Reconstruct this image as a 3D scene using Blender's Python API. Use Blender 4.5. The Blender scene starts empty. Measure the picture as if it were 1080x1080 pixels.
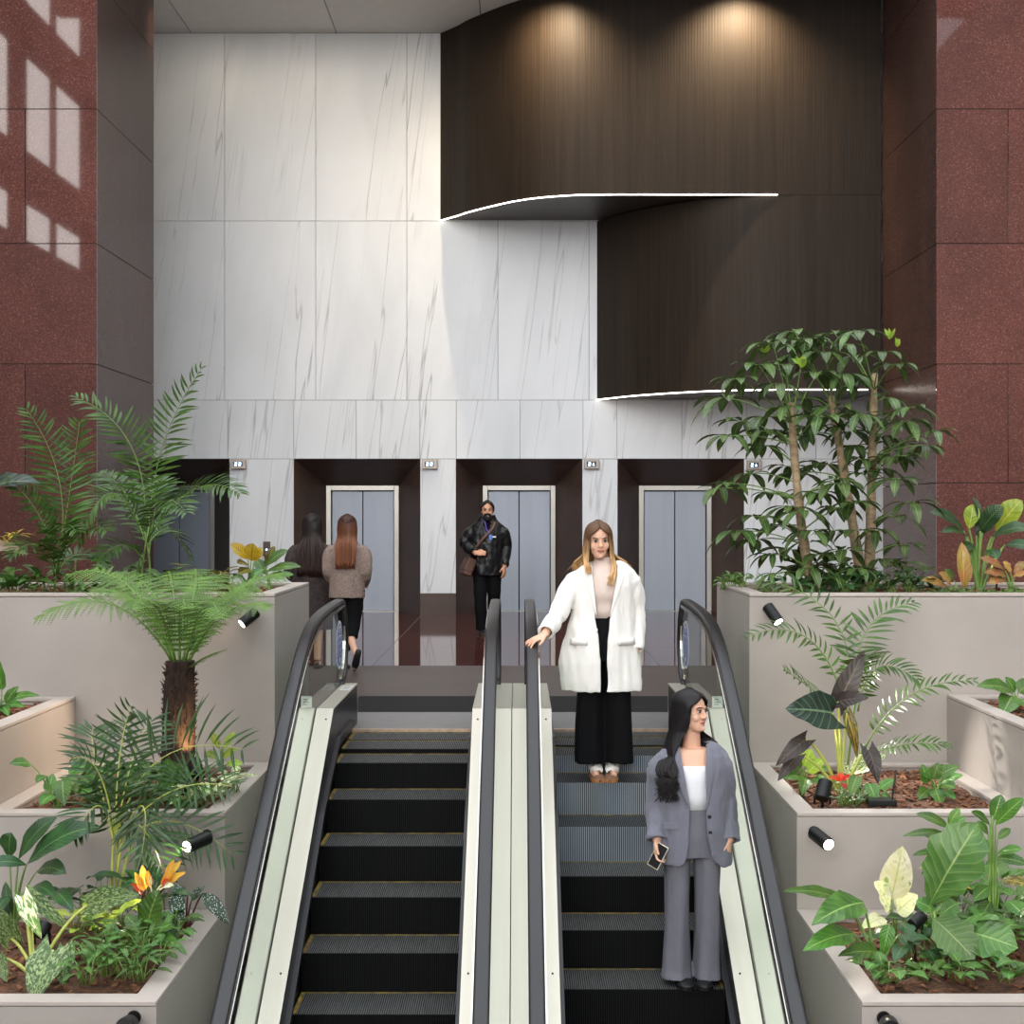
import bpy, bmesh, math, random
from mathutils import Vector, Matrix, Euler, noise as mnoise
V = Vector
PI = math.pi
SC = bpy.context.scene
COL = SC.collection
random.seed(7)

# ------------------------------------------------------------------ camera frame (1080 px), eye 1.68 m above the lobby floor
F, CX, CY, CZ = 1600.0, 546.5, 543.0, 1.68
def at(px, py, Y):
    return V(((px - CX) * Y / F, Y, CZ - (py - CY) * Y / F))

def lin(c):
    return c / 12.92 if c <= 0.04045 else ((c + 0.055) / 1.055) ** 2.4
def S(r, g, b):
    return (lin(r / 255), lin(g / 255), lin(b / 255), 1.0)

# ------------------------------------------------------------------ mesh builder
class MB:
    def __init__(s):
        s.v, s.f, s.m, s.t, s.r = [], [], [], [], []
    def add(s, verts, faces, mi=0, uvs=None, rnd=0.5):
        o = len(s.v)
        s.v += [tuple(p) for p in verts]
        s.f += [tuple(o + i for i in f) for f in faces]
        s.m += [mi] * len(faces)
        s.t += list(uvs) if uvs else [(0.0, 0.0)] * len(verts)
        s.r += [rnd] * len(verts)
    def box(s, a, b, mi=0, rnd=0.5):
        x0, x1 = sorted((a[0], b[0])); y0, y1 = sorted((a[1], b[1])); z0, z1 = sorted((a[2], b[2]))
        s.add([(x0,y0,z0),(x1,y0,z0),(x1,y1,z0),(x0,y1,z0),(x0,y0,z1),(x1,y0,z1),(x1,y1,z1),(x0,y1,z1)],
              [(0,3,2,1),(4,5,6,7),(0,1,5,4),(1,2,6,5),(2,3,7,6),(3,0,4,7)], mi, None, rnd)
    def rings(s, rs, closed=True, cap=True, mi=0, rnd=0.5):
        n = len(rs[0]); vs = []; uv = []
        for i, r in enumerate(rs):
            for j, p in enumerate(r):
                vs.append(p); uv.append((i / max(1, len(rs) - 1), j / n))
        fs = []
        for i in range(len(rs) - 1):
            for j in range(n if closed else n - 1):
                k = (j + 1) % n
                fs.append((i*n+j, i*n+k, (i+1)*n+k, (i+1)*n+j))
        if cap and closed:
            fs.append(tuple(range(n - 1, -1, -1)))
            fs.append(tuple((len(rs) - 1) * n + j for j in range(n)))
        s.add(vs, fs, mi, uv, rnd)
    def tube(s, path, rad, n=8, mi=0, cap=True, rnd=0.5, flat=1.0, up=None):
        path = [V(p) for p in path]
        m = len(path)
        if not hasattr(rad, '__len__'): rad = [rad] * m
        rs = []; prev = None
        for i in range(m):
            d = (path[min(i+1, m-1)] - path[max(i-1, 0)]).normalized()
            if prev is None:
                a = V(up) if up else (V((0,0,1)) if abs(d.z) < 0.9 else V((0,1,0)))
            else:
                a = prev
            a = (a - d * a.dot(d))
            a = a.normalized() if a.length > 1e-6 else d.orthogonal().normalized()
            prev = a
            b = d.cross(a)
            rs.append([path[i] + (b * math.cos(2*PI*j/n) + a * math.sin(2*PI*j/n) * flat) * rad[i] for j in range(n)])
        s.rings(rs, True, cap, mi, rnd)
    def ball(s, c, r, n=12, m=8, mi=0, rot=None, rnd=0.5):
        c = V(c); r = V(r) if hasattr(r, '__len__') else V((r, r, r)); rs = []
        for i in range(m + 1):
            th = PI * (0.02 + 0.96 * i / m)
            ring = []
            for j in range(n):
                p = V((math.sin(th)*math.cos(2*PI*j/n)*r.x, math.sin(th)*math.sin(2*PI*j/n)*r.y, -math.cos(th)*r.z))
                ring.append(c + (rot @ p if rot else p))
            rs.append(ring)
        s.rings(rs, True, True, mi, rnd)
    def cyl(s, a, b, r0, r1=None, n=20, mi=0):
        s.tube([a, b], [r0, r0 if r1 is None else r1], n, mi)
    def extrude_x(s, prof, x0, x1, mi=0, closed=True):
        """profile of (y, z) points swept in X"""
        s.rings([[V((x0, y, z)) for y, z in prof], [V((x1, y, z)) for y, z in prof]], closed, closed, mi)

WL = {}
def build(name, mb, mats, parent=None, smooth=False, bevel=0.0, fixn=True, kind=None, label=None, mods=None):
    if not isinstance(mats, (list, tuple)): mats = [mats]
    off = WL.get(parent, V((0, 0, 0))) if parent else V((0, 0, 0))
    me = bpy.data.meshes.new(name)
    me.from_pydata([(p[0]-off.x, p[1]-off.y, p[2]-off.z) for p in mb.v], [], mb.f)
    for m in mats: me.materials.append(m)
    me.polygons.foreach_set('material_index', mb.m)
    uvl = me.uv_layers.new(name='UVMap')
    idx = [0] * len(me.loops); me.loops.foreach_get('vertex_index', idx)
    flat = []
    for i in idx: flat += mb.t[i]
    uvl.data.foreach_set('uv', flat)
    at_ = me.attributes.new('rnd', 'FLOAT', 'POINT'); at_.data.foreach_set('value', mb.r)
    if fixn:
        bm = bmesh.new(); bm.from_mesh(me)
        bmesh.ops.recalc_face_normals(bm, faces=bm.faces[:])
        bm.to_mesh(me); bm.free()
    if smooth:
        me.polygons.foreach_set('use_smooth', [True] * len(me.polygons))
    me.update()
    o = bpy.data.objects.new(name, me); COL.objects.link(o)
    if parent:
        o.parent = parent; WL[o] = off
    if bevel:
        b = o.modifiers.new('bevel', 'BEVEL'); b.width = bevel; b.segments = 2; b.limit_method = 'ANGLE'
    if kind: o['kind'] = kind
    if label: o['label'] = label
    return o

def fuse(name, mb, mat, parent=None, voxel=0.006, thick=0.0, it=4, label=None, post=None, offset=0.0):
    """closed or thick shells run together into ONE continuous smooth skin"""
    o = build(name, mb, mat, parent, smooth=True)
    if thick:
        s = o.modifiers.new('thick', 'SOLIDIFY'); s.thickness = thick; s.offset = offset
    r = o.modifiers.new('skin', 'REMESH'); r.mode = 'VOXEL'; r.voxel_size = voxel; r.use_smooth_shade = True
    if it:
        k = o.modifiers.new('soft', 'SMOOTH'); k.factor = 0.5; k.iterations = it
    dg = bpy.context.evaluated_depsgraph_get(); dg.update()
    me = bpy.data.meshes.new_from_object(o.evaluated_get(dg))
    o.modifiers.clear()
    old = o.data; o.data = me; bpy.data.meshes.remove(old); me.name = name
    if post:
        nv_ = len(me.vertices); cs = [0.0] * (3 * nv_); ns = [0.0] * (3 * nv_)
        me.vertices.foreach_get('co', cs); me.vertex_normals.foreach_get('vector', ns)
        out = []
        for i in range(0, 3 * nv_, 3): out += post(V(cs[i:i+3]), V(ns[i:i+3]))[:]
        me.vertices.foreach_set('co', out); me.update()
    if label: o['label'] = label
    return o

def tag(o, label, cat, group=None):
    o['label'] = label; o['category'] = cat
    if group: o['group'] = group
    return o
def thing(name, label, cat, loc=(0, 0, 0), group=None):
    o = bpy.data.objects.new(name, None); COL.objects.link(o)
    o.empty_display_size = 0.1
    o.location = loc; WL[o] = V(loc)
    return tag(o, label, cat, group)
def copy_tree(o, parent=None):
    c = o.copy(); COL.objects.link(c)
    if parent: c.parent = parent
    for ch in [x for x in bpy.data.objects if x.parent == o]: copy_tree(ch, c)
    return c

# ------------------------------------------------------------------ materials
def newmat(name):
    m = bpy.data.materials.new(name); m.use_nodes = True
    nt = m.node_tree
    return m, nt, nt.nodes['Principled BSDF']
def N(nt, typ, **kw):
    n = nt.nodes.new(typ)
    for k, v in kw.items(): setattr(n, k, v)
    return n
def M2(nt, op, a, b=None, c=None):
    n = nt.nodes.new('ShaderNodeMath'); n.operation = op
    for i, x in enumerate((a, b, c)):
        if x is None: continue
        if isinstance(x, (int, float)): n.inputs[i].default_value = x
        else: nt.links.new(x, n.inputs[i])
    return n.outputs[0]
def MIX(nt, fac, a, b, blend='MIX'):
    n = nt.nodes.new('ShaderNodeMix'); n.data_type = 'RGBA'; n.blend_type = blend
    for s, x in ((n.inputs[0], fac), (n.inputs[6], a), (n.inputs[7], b)):
        if isinstance(x, (int, float)): s.default_value = x
        elif isinstance(x, tuple): s.default_value = x
        else: nt.links.new(x, s)
    return n.outputs[2]
def RNG(nt, x, a, b, c=0.0, d=1.0):
    n = nt.nodes.new('ShaderNodeMapRange')
    nt.links.new(x, n.inputs[0])
    for i, q in enumerate((a, b, c, d)): n.inputs[i + 1].default_value = q
    return n.outputs[0]
def NOISE(nt, vec, scale, detail=3, rough=0.5, dist=0.0):
    n = nt.nodes.new('ShaderNodeTexNoise')
    n.inputs['Scale'].default_value = scale; n.inputs['Detail'].default_value = detail
    n.inputs['Roughness'].default_value = rough; n.inputs['Distortion'].default_value = dist
    if vec is not None: nt.links.new(vec, n.inputs['Vector'])
    return n.outputs['Fac']
def OBJ(nt, scale=(1, 1, 1), rot=(0, 0, 0)):
    tc = nt.nodes.new('ShaderNodeTexCoord'); mp = nt.nodes.new('ShaderNodeMapping')
    mp.inputs['Scale'].default_value = scale; mp.inputs['Rotation'].default_value = rot
    nt.links.new(tc.outputs['Object'], mp.inputs['Vector'])
    return mp.outputs['Vector']
def ATTR(nt, name='rnd'):
    a = nt.nodes.new('ShaderNodeAttribute'); a.attribute_name = name
    return a.outputs['Fac']
def BUMP(nt, p, h, strength=0.3, dist=0.01):
    b = nt.nodes.new('ShaderNodeBump'); b.inputs['Strength'].default_value = strength
    b.inputs['Distance'].default_value = dist
    nt.links.new(h, b.inputs['Height']); nt.links.new(b.outputs['Normal'], p.inputs['Normal'])

def mat(name, col, rough=0.5, metal=0.0, var=0.0, vscale=6.0, stretch=(1, 1, 1), bump=0.0, bscale=60.0, coat=0.0, spec=0.5, col2=None, aniso=0.0, sheen=0.0):
    m, nt, p = newmat(name)
    p.inputs['Roughness'].default_value = rough; p.inputs['Metallic'].default_value = metal
    p.inputs['Specular IOR Level'].default_value = spec
    p.inputs['Coat Weight'].default_value = coat; p.inputs['Coat Roughness'].default_value = 0.03
    p.inputs['Anisotropic'].default_value = aniso
    p.inputs['Sheen Weight'].default_value = sheen
    vec = OBJ(nt, stretch)
    if col2 is None:
        k = 1.0 - var
        col2 = (col[0]*k, col[1]*k, col[2]*k, 1.0)
    f = RNG(nt, NOISE(nt, vec, vscale, 5), 0.3, 0.7)
    nt.links.new(MIX(nt, f, col, col2), p.inputs['Base Color'])
    if bump: BUMP(nt, p, NOISE(nt, vec, bscale, 3), bump)
    return m

def emis(name, col, st):
    m, nt, p = newmat(name)
    p.inputs['Base Color'].default_value = col
    p.inputs['Emission Color'].default_value = col; p.inputs['Emission Strength'].default_value = st
    return m

def m_granite(name, c1, c2, c3, rough=0.09, coat=0.5, spec=0.5):
    m, nt, p = newmat(name)
    v = OBJ(nt)
    vo = nt.nodes.new('ShaderNodeTexVoronoi'); vo.inputs['Scale'].default_value = 95
    nt.links.new(v, vo.inputs['Vector'])
    sep = nt.nodes.new('ShaderNodeSeparateColor'); nt.links.new(vo.outputs['Color'], sep.inputs[0])
    base = MIX(nt, sep.outputs[0], c1, c2)
    base = MIX(nt, RNG(nt, sep.outputs[1], 0.93, 0.98), base, c3)
    big = RNG(nt, NOISE(nt, v, 1.3, 4), 0.3, 0.75, 0.8, 1.12)
    hs = nt.nodes.new('ShaderNodeHueSaturation'); nt.links.new(base, hs.inputs['Color'])
    nt.links.new(M2(nt, 'MULTIPLY', big, RNG(nt, ATTR(nt), 0, 1, 0.88, 1.1)), hs.inputs['Value'])
    nt.links.new(hs.outputs[0], p.inputs['Base Color'])
    p.inputs['Roughness'].default_value = rough
    p.inputs['Coat Weight'].default_value = coat; p.inputs['Coat Roughness'].default_value = 0.02
    p.inputs['Specular IOR Level'].default_value = spec
    return m

def m_marble(name):
    m, nt, p = newmat(name)
    tc = nt.nodes.new('ShaderNodeTexCoord')
    sx = nt.nodes.new('ShaderNodeSeparateXYZ'); nt.links.new(tc.outputs['Object'], sx.inputs[0])
    r = M2(nt, 'MULTIPLY', ATTR(nt), 57.0)
    sheared = M2(nt, 'SUBTRACT', sx.outputs[0], M2(nt, 'MULTIPLY', sx.outputs[2], 0.13))
    def field(kx, kz, add, sc, det, dist):
        cb = nt.nodes.new('ShaderNodeCombineXYZ')
        nt.links.new(M2(nt, 'ADD', M2(nt, 'MULTIPLY', sheared, kx), M2(nt, 'ADD', r, add)), cb.inputs[0])
        nt.links.new(M2(nt, 'MULTIPLY', sx.outputs[2], kz), cb.inputs[1]); nt.links.new(r, cb.inputs[2])
        return NOISE(nt, cb.outputs[0], sc, det, 0.55, dist)
    a = field(0.8, 0.035, 0.0, 1.0, 5, 0.0)
    v1 = M2(nt, 'MAXIMUM', RNG(nt, M2(nt, 'ABSOLUTE', M2(nt, 'SUBTRACT', a, 0.5)), 0.0, 0.0045, 1.0, 0.0), RNG(nt, M2(nt, 'ABSOLUTE', M2(nt, 'SUBTRACT', a, 0.40)), 0.0, 0.0035, 0.7, 0.0))
    b = field(2.0, 0.05, 13.0, 1.0, 4, 0.0)
    v2 = RNG(nt, M2(nt, 'ABSOLUTE', M2(nt, 'SUBTRACT', b, 0.47)), 0.0, 0.010, 0.35, 0.0)
    c = field(0.8, 0.5, 31.0, 1.2, 3, 0.3)
    gate = RNG(nt, c, 0.42, 0.6, 0.0, 1.0)
    vein = M2(nt, 'MULTIPLY', M2(nt, 'MAXIMUM', v1, M2(nt, 'MULTIPLY', v2, gate)), RNG(nt, c, 0.3, 0.65, 0.35, 1.0))
    cloud = field(1.2, 0.35, 71.0, 1.0, 5, 0.4)
    base = MIX(nt, RNG(nt, cloud, 0.35, 0.7), S(226, 228, 230), S(212, 215, 217))
    nt.links.new(MIX(nt, M2(nt, 'MULTIPLY', vein, 0.62), base, S(120, 116, 108)), p.inputs['Base Color'])
    p.inputs['Roughness'].default_value = 0.38
    p.inputs['Specular IOR Level'].default_value = 0.35
    return m

def m_wood(name):
    m, nt, p = newmat(name)
    tc = nt.nodes.new('ShaderNodeTexCoord')
    uvv = nt.nodes.new('ShaderNodeUVMap'); uvv.uv_map = 'UVMap'
    su = nt.nodes.new('ShaderNodeSeparateXYZ'); nt.links.new(uvv.outputs[0], su.inputs[0])
    def comb(ku, kv):
        cb = nt.nodes.new('ShaderNodeCombineXYZ')
        nt.links.new(M2(nt, 'MULTIPLY', su.outputs[0], ku), cb.inputs[0])
        nt.links.new(M2(nt, 'MULTIPLY', su.outputs[1], kv), cb.inputs[1])
        return cb.outputs[0]
    streak = NOISE(nt, comb(14, 0.35), 1.0, 4, 0.6)
    fine = NOISE(nt, comb(60, 0.9), 1.0, 3, 0.6)
    col = MIX(nt, RNG(nt, streak, 0.3, 0.7), S(34, 26, 18), S(50, 38, 26))
    col = MIX(nt, RNG(nt, fine, 0.35, 0.65, 0.0, 0.45), col, S(25, 19, 14))
    joint = RNG(nt, M2(nt, 'ABSOLUTE', M2(nt, 'SUBTRACT', M2(nt, 'FRACT', M2(nt, 'DIVIDE', su.outputs[0], 1.22)), 0.5)), 0.0, 0.003, 1.0, 0.0)
    col = MIX(nt, M2(nt, 'MULTIPLY', joint, 0.6), col, S(25, 20, 17))
    nt.links.new(col, p.inputs['Base Color'])
    p.inputs['Roughness'].default_value = 0.6; p.inputs['Specular IOR Level'].default_value = 0.22
    rib = M2(nt, 'SINE', M2(nt, 'MULTIPLY', su.outputs[0], 2 * PI / 0.045))
    BUMP(nt, p, M2(nt, 'ADD', M2(nt, 'MULTIPLY', rib, 0.5), fine), 0.25, 0.004)
    return m

def m_leaf(name, base, dark, vein, nv=9, vw=0.35, blotch=None, bl=(0.52, 0.6), bscale=7.0, edge=None, spots=None, rough=0.38, trans=0.14, midw=0.075, vamt=0.2):
    m, nt, p = newmat(name)
    base, dark, vein = [(c[0] * .97, c[1] * .95, c[2] * (.74 if c[1] > c[0] else 1.0), 1.0) for c in (base, dark, vein)]
    uv = nt.nodes.new('ShaderNodeUVMap'); uv.uv_map = 'UVMap'
    su = nt.nodes.new('ShaderNodeSeparateXYZ'); nt.links.new(uv.outputs[0], su.inputs[0])
    u, v = su.outputs[0], su.outputs[1]
    av = M2(nt, 'MULTIPLY', M2(nt, 'ABSOLUTE', M2(nt, 'SUBTRACT', v, 0.5)), 2.0)
    rn = ATTR(nt)
    tc = OBJ(nt)
    col = MIX(nt, RNG(nt, NOISE(nt, tc, 9.0, 3), 0.35, 0.65), base, dark)
    if blotch:
        cb = nt.nodes.new('ShaderNodeCombineXYZ')
        nt.links.new(u, cb.inputs[0]); nt.links.new(v, cb.inputs[1]); nt.links.new(M2(nt, 'MULTIPLY', rn, 40.0), cb.inputs[2])
        col = MIX(nt, RNG(nt, NOISE(nt, cb.outputs[0], bscale, 4, 0.6, 0.5), bl[0], bl[1]), col, blotch)
    if spots:
        vo = nt.nodes.new('ShaderNodeTexVoronoi'); vo.inputs['Scale'].default_value = 9.0
        cb = nt.nodes.new('ShaderNodeCombineXYZ')
        nt.links.new(M2(nt, 'MULTIPLY', u, 2.2), cb.inputs[0]); nt.links.new(v, cb.inputs[1])
        nt.links.new(cb.outputs[0], vo.inputs['Vector'])
        col = MIX(nt, RNG(nt, vo.outputs['Distance'], 0.22, 0.3, 1.0, 0.0), col, spots)
    w = M2(nt, 'SINE', M2(nt, 'MULTIPLY', M2(nt, 'SUBTRACT', M2(nt, 'MULTIPLY', u, float(nv)), M2(nt, 'MULTIPLY', av, nv * 0.22)), 2 * PI))
    lat = M2(nt, 'MULTIPLY', RNG(nt, w, 1.0 - vw, 1.0), vamt)
    mid = RNG(nt, av, midw * 0.4, midw, 1.0, 0.0)
    col = MIX(nt, M2(nt, 'MAXIMUM', lat, mid), col, vein)
    if edge:
        col = MIX(nt, RNG(nt, av, 0.78, 0.95), col, edge)
    hs = nt.nodes.new('ShaderNodeHueSaturation'); nt.links.new(col, hs.inputs['Color'])
    nt.links.new(RNG(nt, rn, 0, 1, 0.7, 1.3), hs.inputs['Value'])
    nt.links.new(RNG(nt, rn, 0, 1, 0.485, 0.512), hs.inputs['Hue'])
    nt.links.new(hs.outputs[0], p.inputs['Base Color'])
    p.inputs['Roughness'].default_value = rough
    p.inputs['Specular IOR Level'].default_value = 0.45
    BUMP(nt, p, w, 0.25, 0.003)
    tr = nt.nodes.new('ShaderNodeBsdfTranslucent'); nt.links.new(hs.outputs[0], tr.inputs['Color'])
    mx = nt.nodes.new('ShaderNodeMixShader'); mx.inputs[0].default_value = trans
    out = nt.nodes['Material Output']
    nt.links.new(p.outputs[0], mx.inputs[1]); nt.links.new(tr.outputs[0], mx.inputs[2])
    nt.links.new(mx.outputs[0], out.inputs['Surface'])
    return m

def m_glass(name, tint, rough=0.0):
    m, nt, p = newmat(name)
    gl = nt.nodes.new('ShaderNodeBsdfGlossy'); gl.inputs['Roughness'].default_value = 0.01
    tr = nt.nodes.new('ShaderNodeBsdfTransparent'); tr.inputs['Color'].default_value = tint
    fr = nt.nodes.new('ShaderNodeFresnel'); fr.inputs['IOR'].default_value = 1.16
    ge = nt.nodes.new('ShaderNodeNewGeometry'); fac = M2(nt, 'MULTIPLY', fr.outputs[0], M2(nt, 'SUBTRACT', 1.0, ge.outputs['Backfacing']))
    mx = nt.nodes.new('ShaderNodeMixShader')
    nt.links.new(fac, mx.inputs[0]); nt.links.new(tr.outputs[0], mx.inputs[1]); nt.links.new(gl.outputs[0], mx.inputs[2])
    nt.links.new(mx.outputs[0], nt.nodes['Material Output'].inputs['Surface'])
    return m

MT = {}
MT['marble'] = m_marble('white_marble')
MT['granite'] = m_granite('red_granite', S(110, 66, 58), S(78, 45, 40), S(134, 92, 82), coat=0.2, spec=.3, rough=0.035)
MT['granite_side'] = m_granite('pier_side_granite', S(92, 66, 58), S(66, 48, 43), S(112, 84, 76), rough=0.25, coat=0.0, spec=.1)  # browner, duller tone than the front slabs, for the pier sides
MT['granite_floor'] = m_granite('polished_floor_granite', S(84, 46, 41), S(62, 34, 31), S(100, 66, 60), rough=0.05, coat=0.0, spec=0.06)
MT['brown_stone'] = mat('brown_stone', S(76, 64, 58), 0.5, var=0.25, vscale=1.5, bump=0.04, bscale=200)
MT['surround'] = mat('elevator_surround_stone', S(82, 64, 55), 0.32, var=0.35, vscale=2.5)
MT['joint'] = mat('dark_joint', S(30, 24, 22), 0.8)
MT['joint_pale'] = mat('grey_joint', S(120, 120, 117), 0.8)
MT['wood'] = m_wood('dark_ribbed_wood')
MT['soffit'] = mat('dark_soffit', S(62, 54, 48), 0.4, var=0.15)
MT['ceiling'] = mat('ceiling_panel', S(228, 226, 222), 0.6, var=0.05)
MT['led'] = emis('led_strip', (1.0, 0.93, 0.82, 1), 6.0)
MT['lens'] = emis('lamp_lens', (1.0, 0.9, 0.78, 1), 12.0)
MT['steel'] = mat('brushed_steel', S(176, 172, 164), 0.32, 0.85, var=0.12, vscale=4, stretch=(1, 0.15, 0.15))
MT['deck_steel'] = mat('escalator_deck_steel', S(206, 198, 184), 0.40, 0.6, var=0.06, vscale=3, stretch=(6, 0.3, 0.3))
MT['chrome'] = mat('polished_trim_steel', S(214, 210, 200), 0.16, 1.0, var=0.05)
MT['door_steel'] = mat('elevator_door_steel', S(152, 158, 168), 0.42, 0.5, var=0.07, vscale=9, stretch=(1, 1, 0.05))
MT['black_rubber'] = mat('black_rubber', S(30, 29, 31), 0.36, var=0.2, vscale=4)
MT['black_metal'] = mat('black_metal', S(24, 24, 25), 0.4, 0.3, var=0.2)
MT['black_gap'] = mat('black_gap', S(14, 14, 15), 0.7)
MT['skirt'] = mat('escalator_skirt', S(30, 32, 36), 0.3, 0.4, var=0.2)
MT['tread'] = mat('escalator_tread', S(104, 104, 103), 0.55, 0.3, var=0.45, vscale=5, stretch=(9, 1.2, 1))
MT['tread_groove'] = mat('worn_tread_groove', S(34, 34, 34), 0.8, spec=.1)
MT['riser'] = mat('escalator_riser', S(13, 13, 14), 0.6, 0.0, spec=.2, var=0.3, vscale=5)
MT['groove'] = mat('tread_groove', S(9, 9, 9), 0.9, spec=.1)
MT['riser_pale'] = mat('pale_blue_grey_riser', S(168, 178, 188), 0.42, 0.75, var=0.18, vscale=4, stretch=(1, 1, 1))  # paler blue-grey tone, given to a few steps of one flight
MT['tread_pale'] = mat('pale_grey_tread', S(92, 94, 96), 0.5, 0.6, var=0.35, vscale=5, stretch=(9, 1.2, 1))
MT['yellow'] = mat('yellow_edge', S(150, 124, 40), 0.7, col2=S(60, 52, 30), vscale=14)
MT['comb'] = mat('comb_plate', S(150, 148, 147), 0.42, 0.7, var=0.3, vscale=6, stretch=(1, 6, 1))
MT['comb_teeth'] = mat('comb_teeth', S(206, 178, 152), 0.45, 0.4, var=0.3, vscale=20)
MT['mat_black'] = mat('black_floor_plate', S(24, 23, 23), 0.7, var=0.2, vscale=40, bump=0.2, bscale=220, spec=.2)
MT['glass'] = m_glass('balustrade_glass', (0.87, 0.93, 0.89, 1))
MT['concrete'] = mat('planter_concrete', S(172, 163, 155), 0.62, col2=S(160, 152, 145), vscale=1.6, bump=0.03, bscale=120)
MT['rim'] = mat('planter_rim', S(186, 175, 166), 0.55, col2=S(176, 165, 156), vscale=2.0)
MT['soil'] = mat('bark_mulch', S(116, 76, 50), 0.9, col2=S(48, 31, 22), vscale=34, bump=1.0, bscale=45)
MT['bark_chip'] = mat('bark_chip', S(142, 94, 62), 0.85, col2=S(70, 46, 33), vscale=20)
MT['white'] = mat('white_print', S(236, 236, 232), 0.5)
MT['sticker_blue'] = mat('sticker_blue', S(42, 78, 168), 0.4)
MT['screen'] = mat('black_screen', S(10, 10, 14), 0.15)
MT['screen_glow'] = emis('display_glyph', (0.62, 0.75, 1.0, 1), 1.6)
MT['indicator'] = mat('indicator_housing', S(150, 140, 130), 0.3, 0.7, var=0.1)
MT['wall_paint'] = mat('atrium_wall_paint', S(176, 170, 164), 0.8, var=0.05)
MT['beam'] = mat('atrium_beam', S(150, 120, 112), 0.6, var=0.05)
# ------------------------------------------------------------------ the lobby shell
YW = 25.48          # face of the marble wall
YD = 26.4           # plane of the elevator doors
ZC = 9.77           # ceiling
EX = [-5.91, -2.707, 0.016, 2.731]   # elevator centres
OW, OH = 1.06, 2.62                  # half width and height of an opening

def struct(name, mb, mats, **k):
    return build(name, mb, mats, kind='structure', **k)

fl = MB()
fl.box((-12, 12.62, -0.4), (12, 16.9, 0.0), 0)
struct('floor_landing', fl, MT['brown_stone'])
fl = MB()
fl.box((-12, 16.9, -0.4), (12, 27.0, -0.006), 1)
xs = [-12, -8.0, -4.82, -1.62, 1.58, 4.78, 8.0, 12]; ys = [16.9, 19.3, 21.7, 24.1, 27.0]
for i in range(len(xs) - 1):
    for j in range(len(ys) - 1):
        fl.box((xs[i] + 0.005, ys[j] + 0.004, -0.01), (xs[i+1] - 0.005, ys[j+1] - 0.004, 0.0), 0, random.random())
struct('floor_lobby', fl, [MT['granite_floor'], MT['joint_pale']])
fl = MB(); fl.box((-14, -14, -4.0), (14, 12.6, -3.6))
struct('floor_lower', fl, MT['brown_stone'])

# marble wall: every slab of one facing, with joints between
def slabs(mb, x0, x1, z0, z1, y0, y1, mi=0, g=0.004):
    mb.box((x0 + g, y0, z0 + g), (x1 - g, y1, z1 - g), mi, random.random())
w = MB()
XL, XR = -9.4, 9.4
vx = [XL, -7.99, -6.46, -4.93, -3.40, -1.87, -0.34, 1.19, 2.72, 4.25, 5.78, 7.31, XR]
for z0, z1 in ((6.617, ZC), (3.607, 6.617)):
    for a, b in zip(vx, vx[1:]): slabs(w, a, b, z0, z1, YW, YW + 0.03)
v3 = [XL, -8.2, -7.0, -5.91, -4.88, -3.77, -2.72, -1.65, -1.04, 0.03, 1.09, 1.66, 2.75, 3.84, 5.0, 6.2, 7.8, XR]
for a, b in zip(v3, v3[1:]): slabs(w, a, b, OH, 3.607, YW, YW + 0.03)
edges = [XL]
for e in EX: edges += [e - OW, e + OW]
edges.append(XR)
for k in range(0, len(edges), 2):
    a, b = edges[k], edges[k + 1]
    n = max(1, round((b - a) / 1.3))
    for q in range(n):
        slabs(w, a + (b - a) * q / n, a + (b - a) * (q + 1) / n, 0.36, OH, YW, YW + 0.03)
w.box((XL, YW + 0.03, OH + 0.0), (XR, YW + 0.3, ZC + 0.2), 1)
for k in range(0, len(edges), 2):
    w.box((edges[k] + 0.001, YW + 0.03, 0), (edges[k + 1] - 0.001, YW + 0.3, OH), 1)
struct('wall_back', w, [MT['marble'], MT['joint_pale']])
for k in range(0, len(edges), 2):
    b = MB(); b.box((edges[k] + 0.002, YW - 0.012, 0.0), (edges[k + 1] - 0.002, YW + 0.03, 0.358))
    struct('baseboard_back', b, MT['surround'])
w = MB(); w.box((-10, 27.0, -0.4), (10, 27.2, ZC)); struct('wall_shaft', w, MT['joint'])

# lobby ceiling: long panels running towards the back wall
c = MB()
cx = [-12, -10.37, -7.93, -5.49, -3.05, -0.61, 1.83, 4.27, 6.71, 9.15, 12]
for a, b in zip(cx, cx[1:]):
    c.box((a + 0.008, 20.6, ZC), (b - 0.008, YW, ZC + 0.05), 0)
c.box((-12, 20.6, ZC + 0.03), (12, 27.2, ZC + 0.3), 1)
struct('ceiling', c, [MT['ceiling'], MT['joint']])

# the two polished granite piers
ZS = [-0.0, 2.11, 3.707, 5.327, 7.137, 8.9, 10.7, 12.5]
def pier(name, s, x_in, x_out, y0, y1):
    m = MB()
    m.box((s * (x_in + 0.03), y0 + 0.03, 0), (s * x_out, y1 - 0.01, 12.4), 1)
    for k, (z0, z1) in enumerate(zip(ZS, ZS[1:])):
        xe = x_in + (0.96 if k in (1, 3, 5) else 1.95)
        cuts = [x_in, xe, xe + 1.9, x_out]
        for a, b in zip(cuts, cuts[1:]):
            g = 0.005
            m.box((s * (a + (g if a > x_in else 0)), y0, z0 + g), (s * (b - g), y0 + 0.04, z1 - g), 0, random.random())
        ym = y0 + (y1 - y0) * (0.74 if k in (1, 3, 5) else 1.0)
        cy = [y0 + 0.041, ym, y1] if ym < y1 else [y0 + 0.041, y1]
        for a, b in zip(cy, cy[1:]):
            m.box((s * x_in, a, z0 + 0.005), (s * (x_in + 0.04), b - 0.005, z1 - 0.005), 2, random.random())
    struct(name, m, [MT['granite'], MT['joint'], MT['granite_side']], bevel=0.002)
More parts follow.
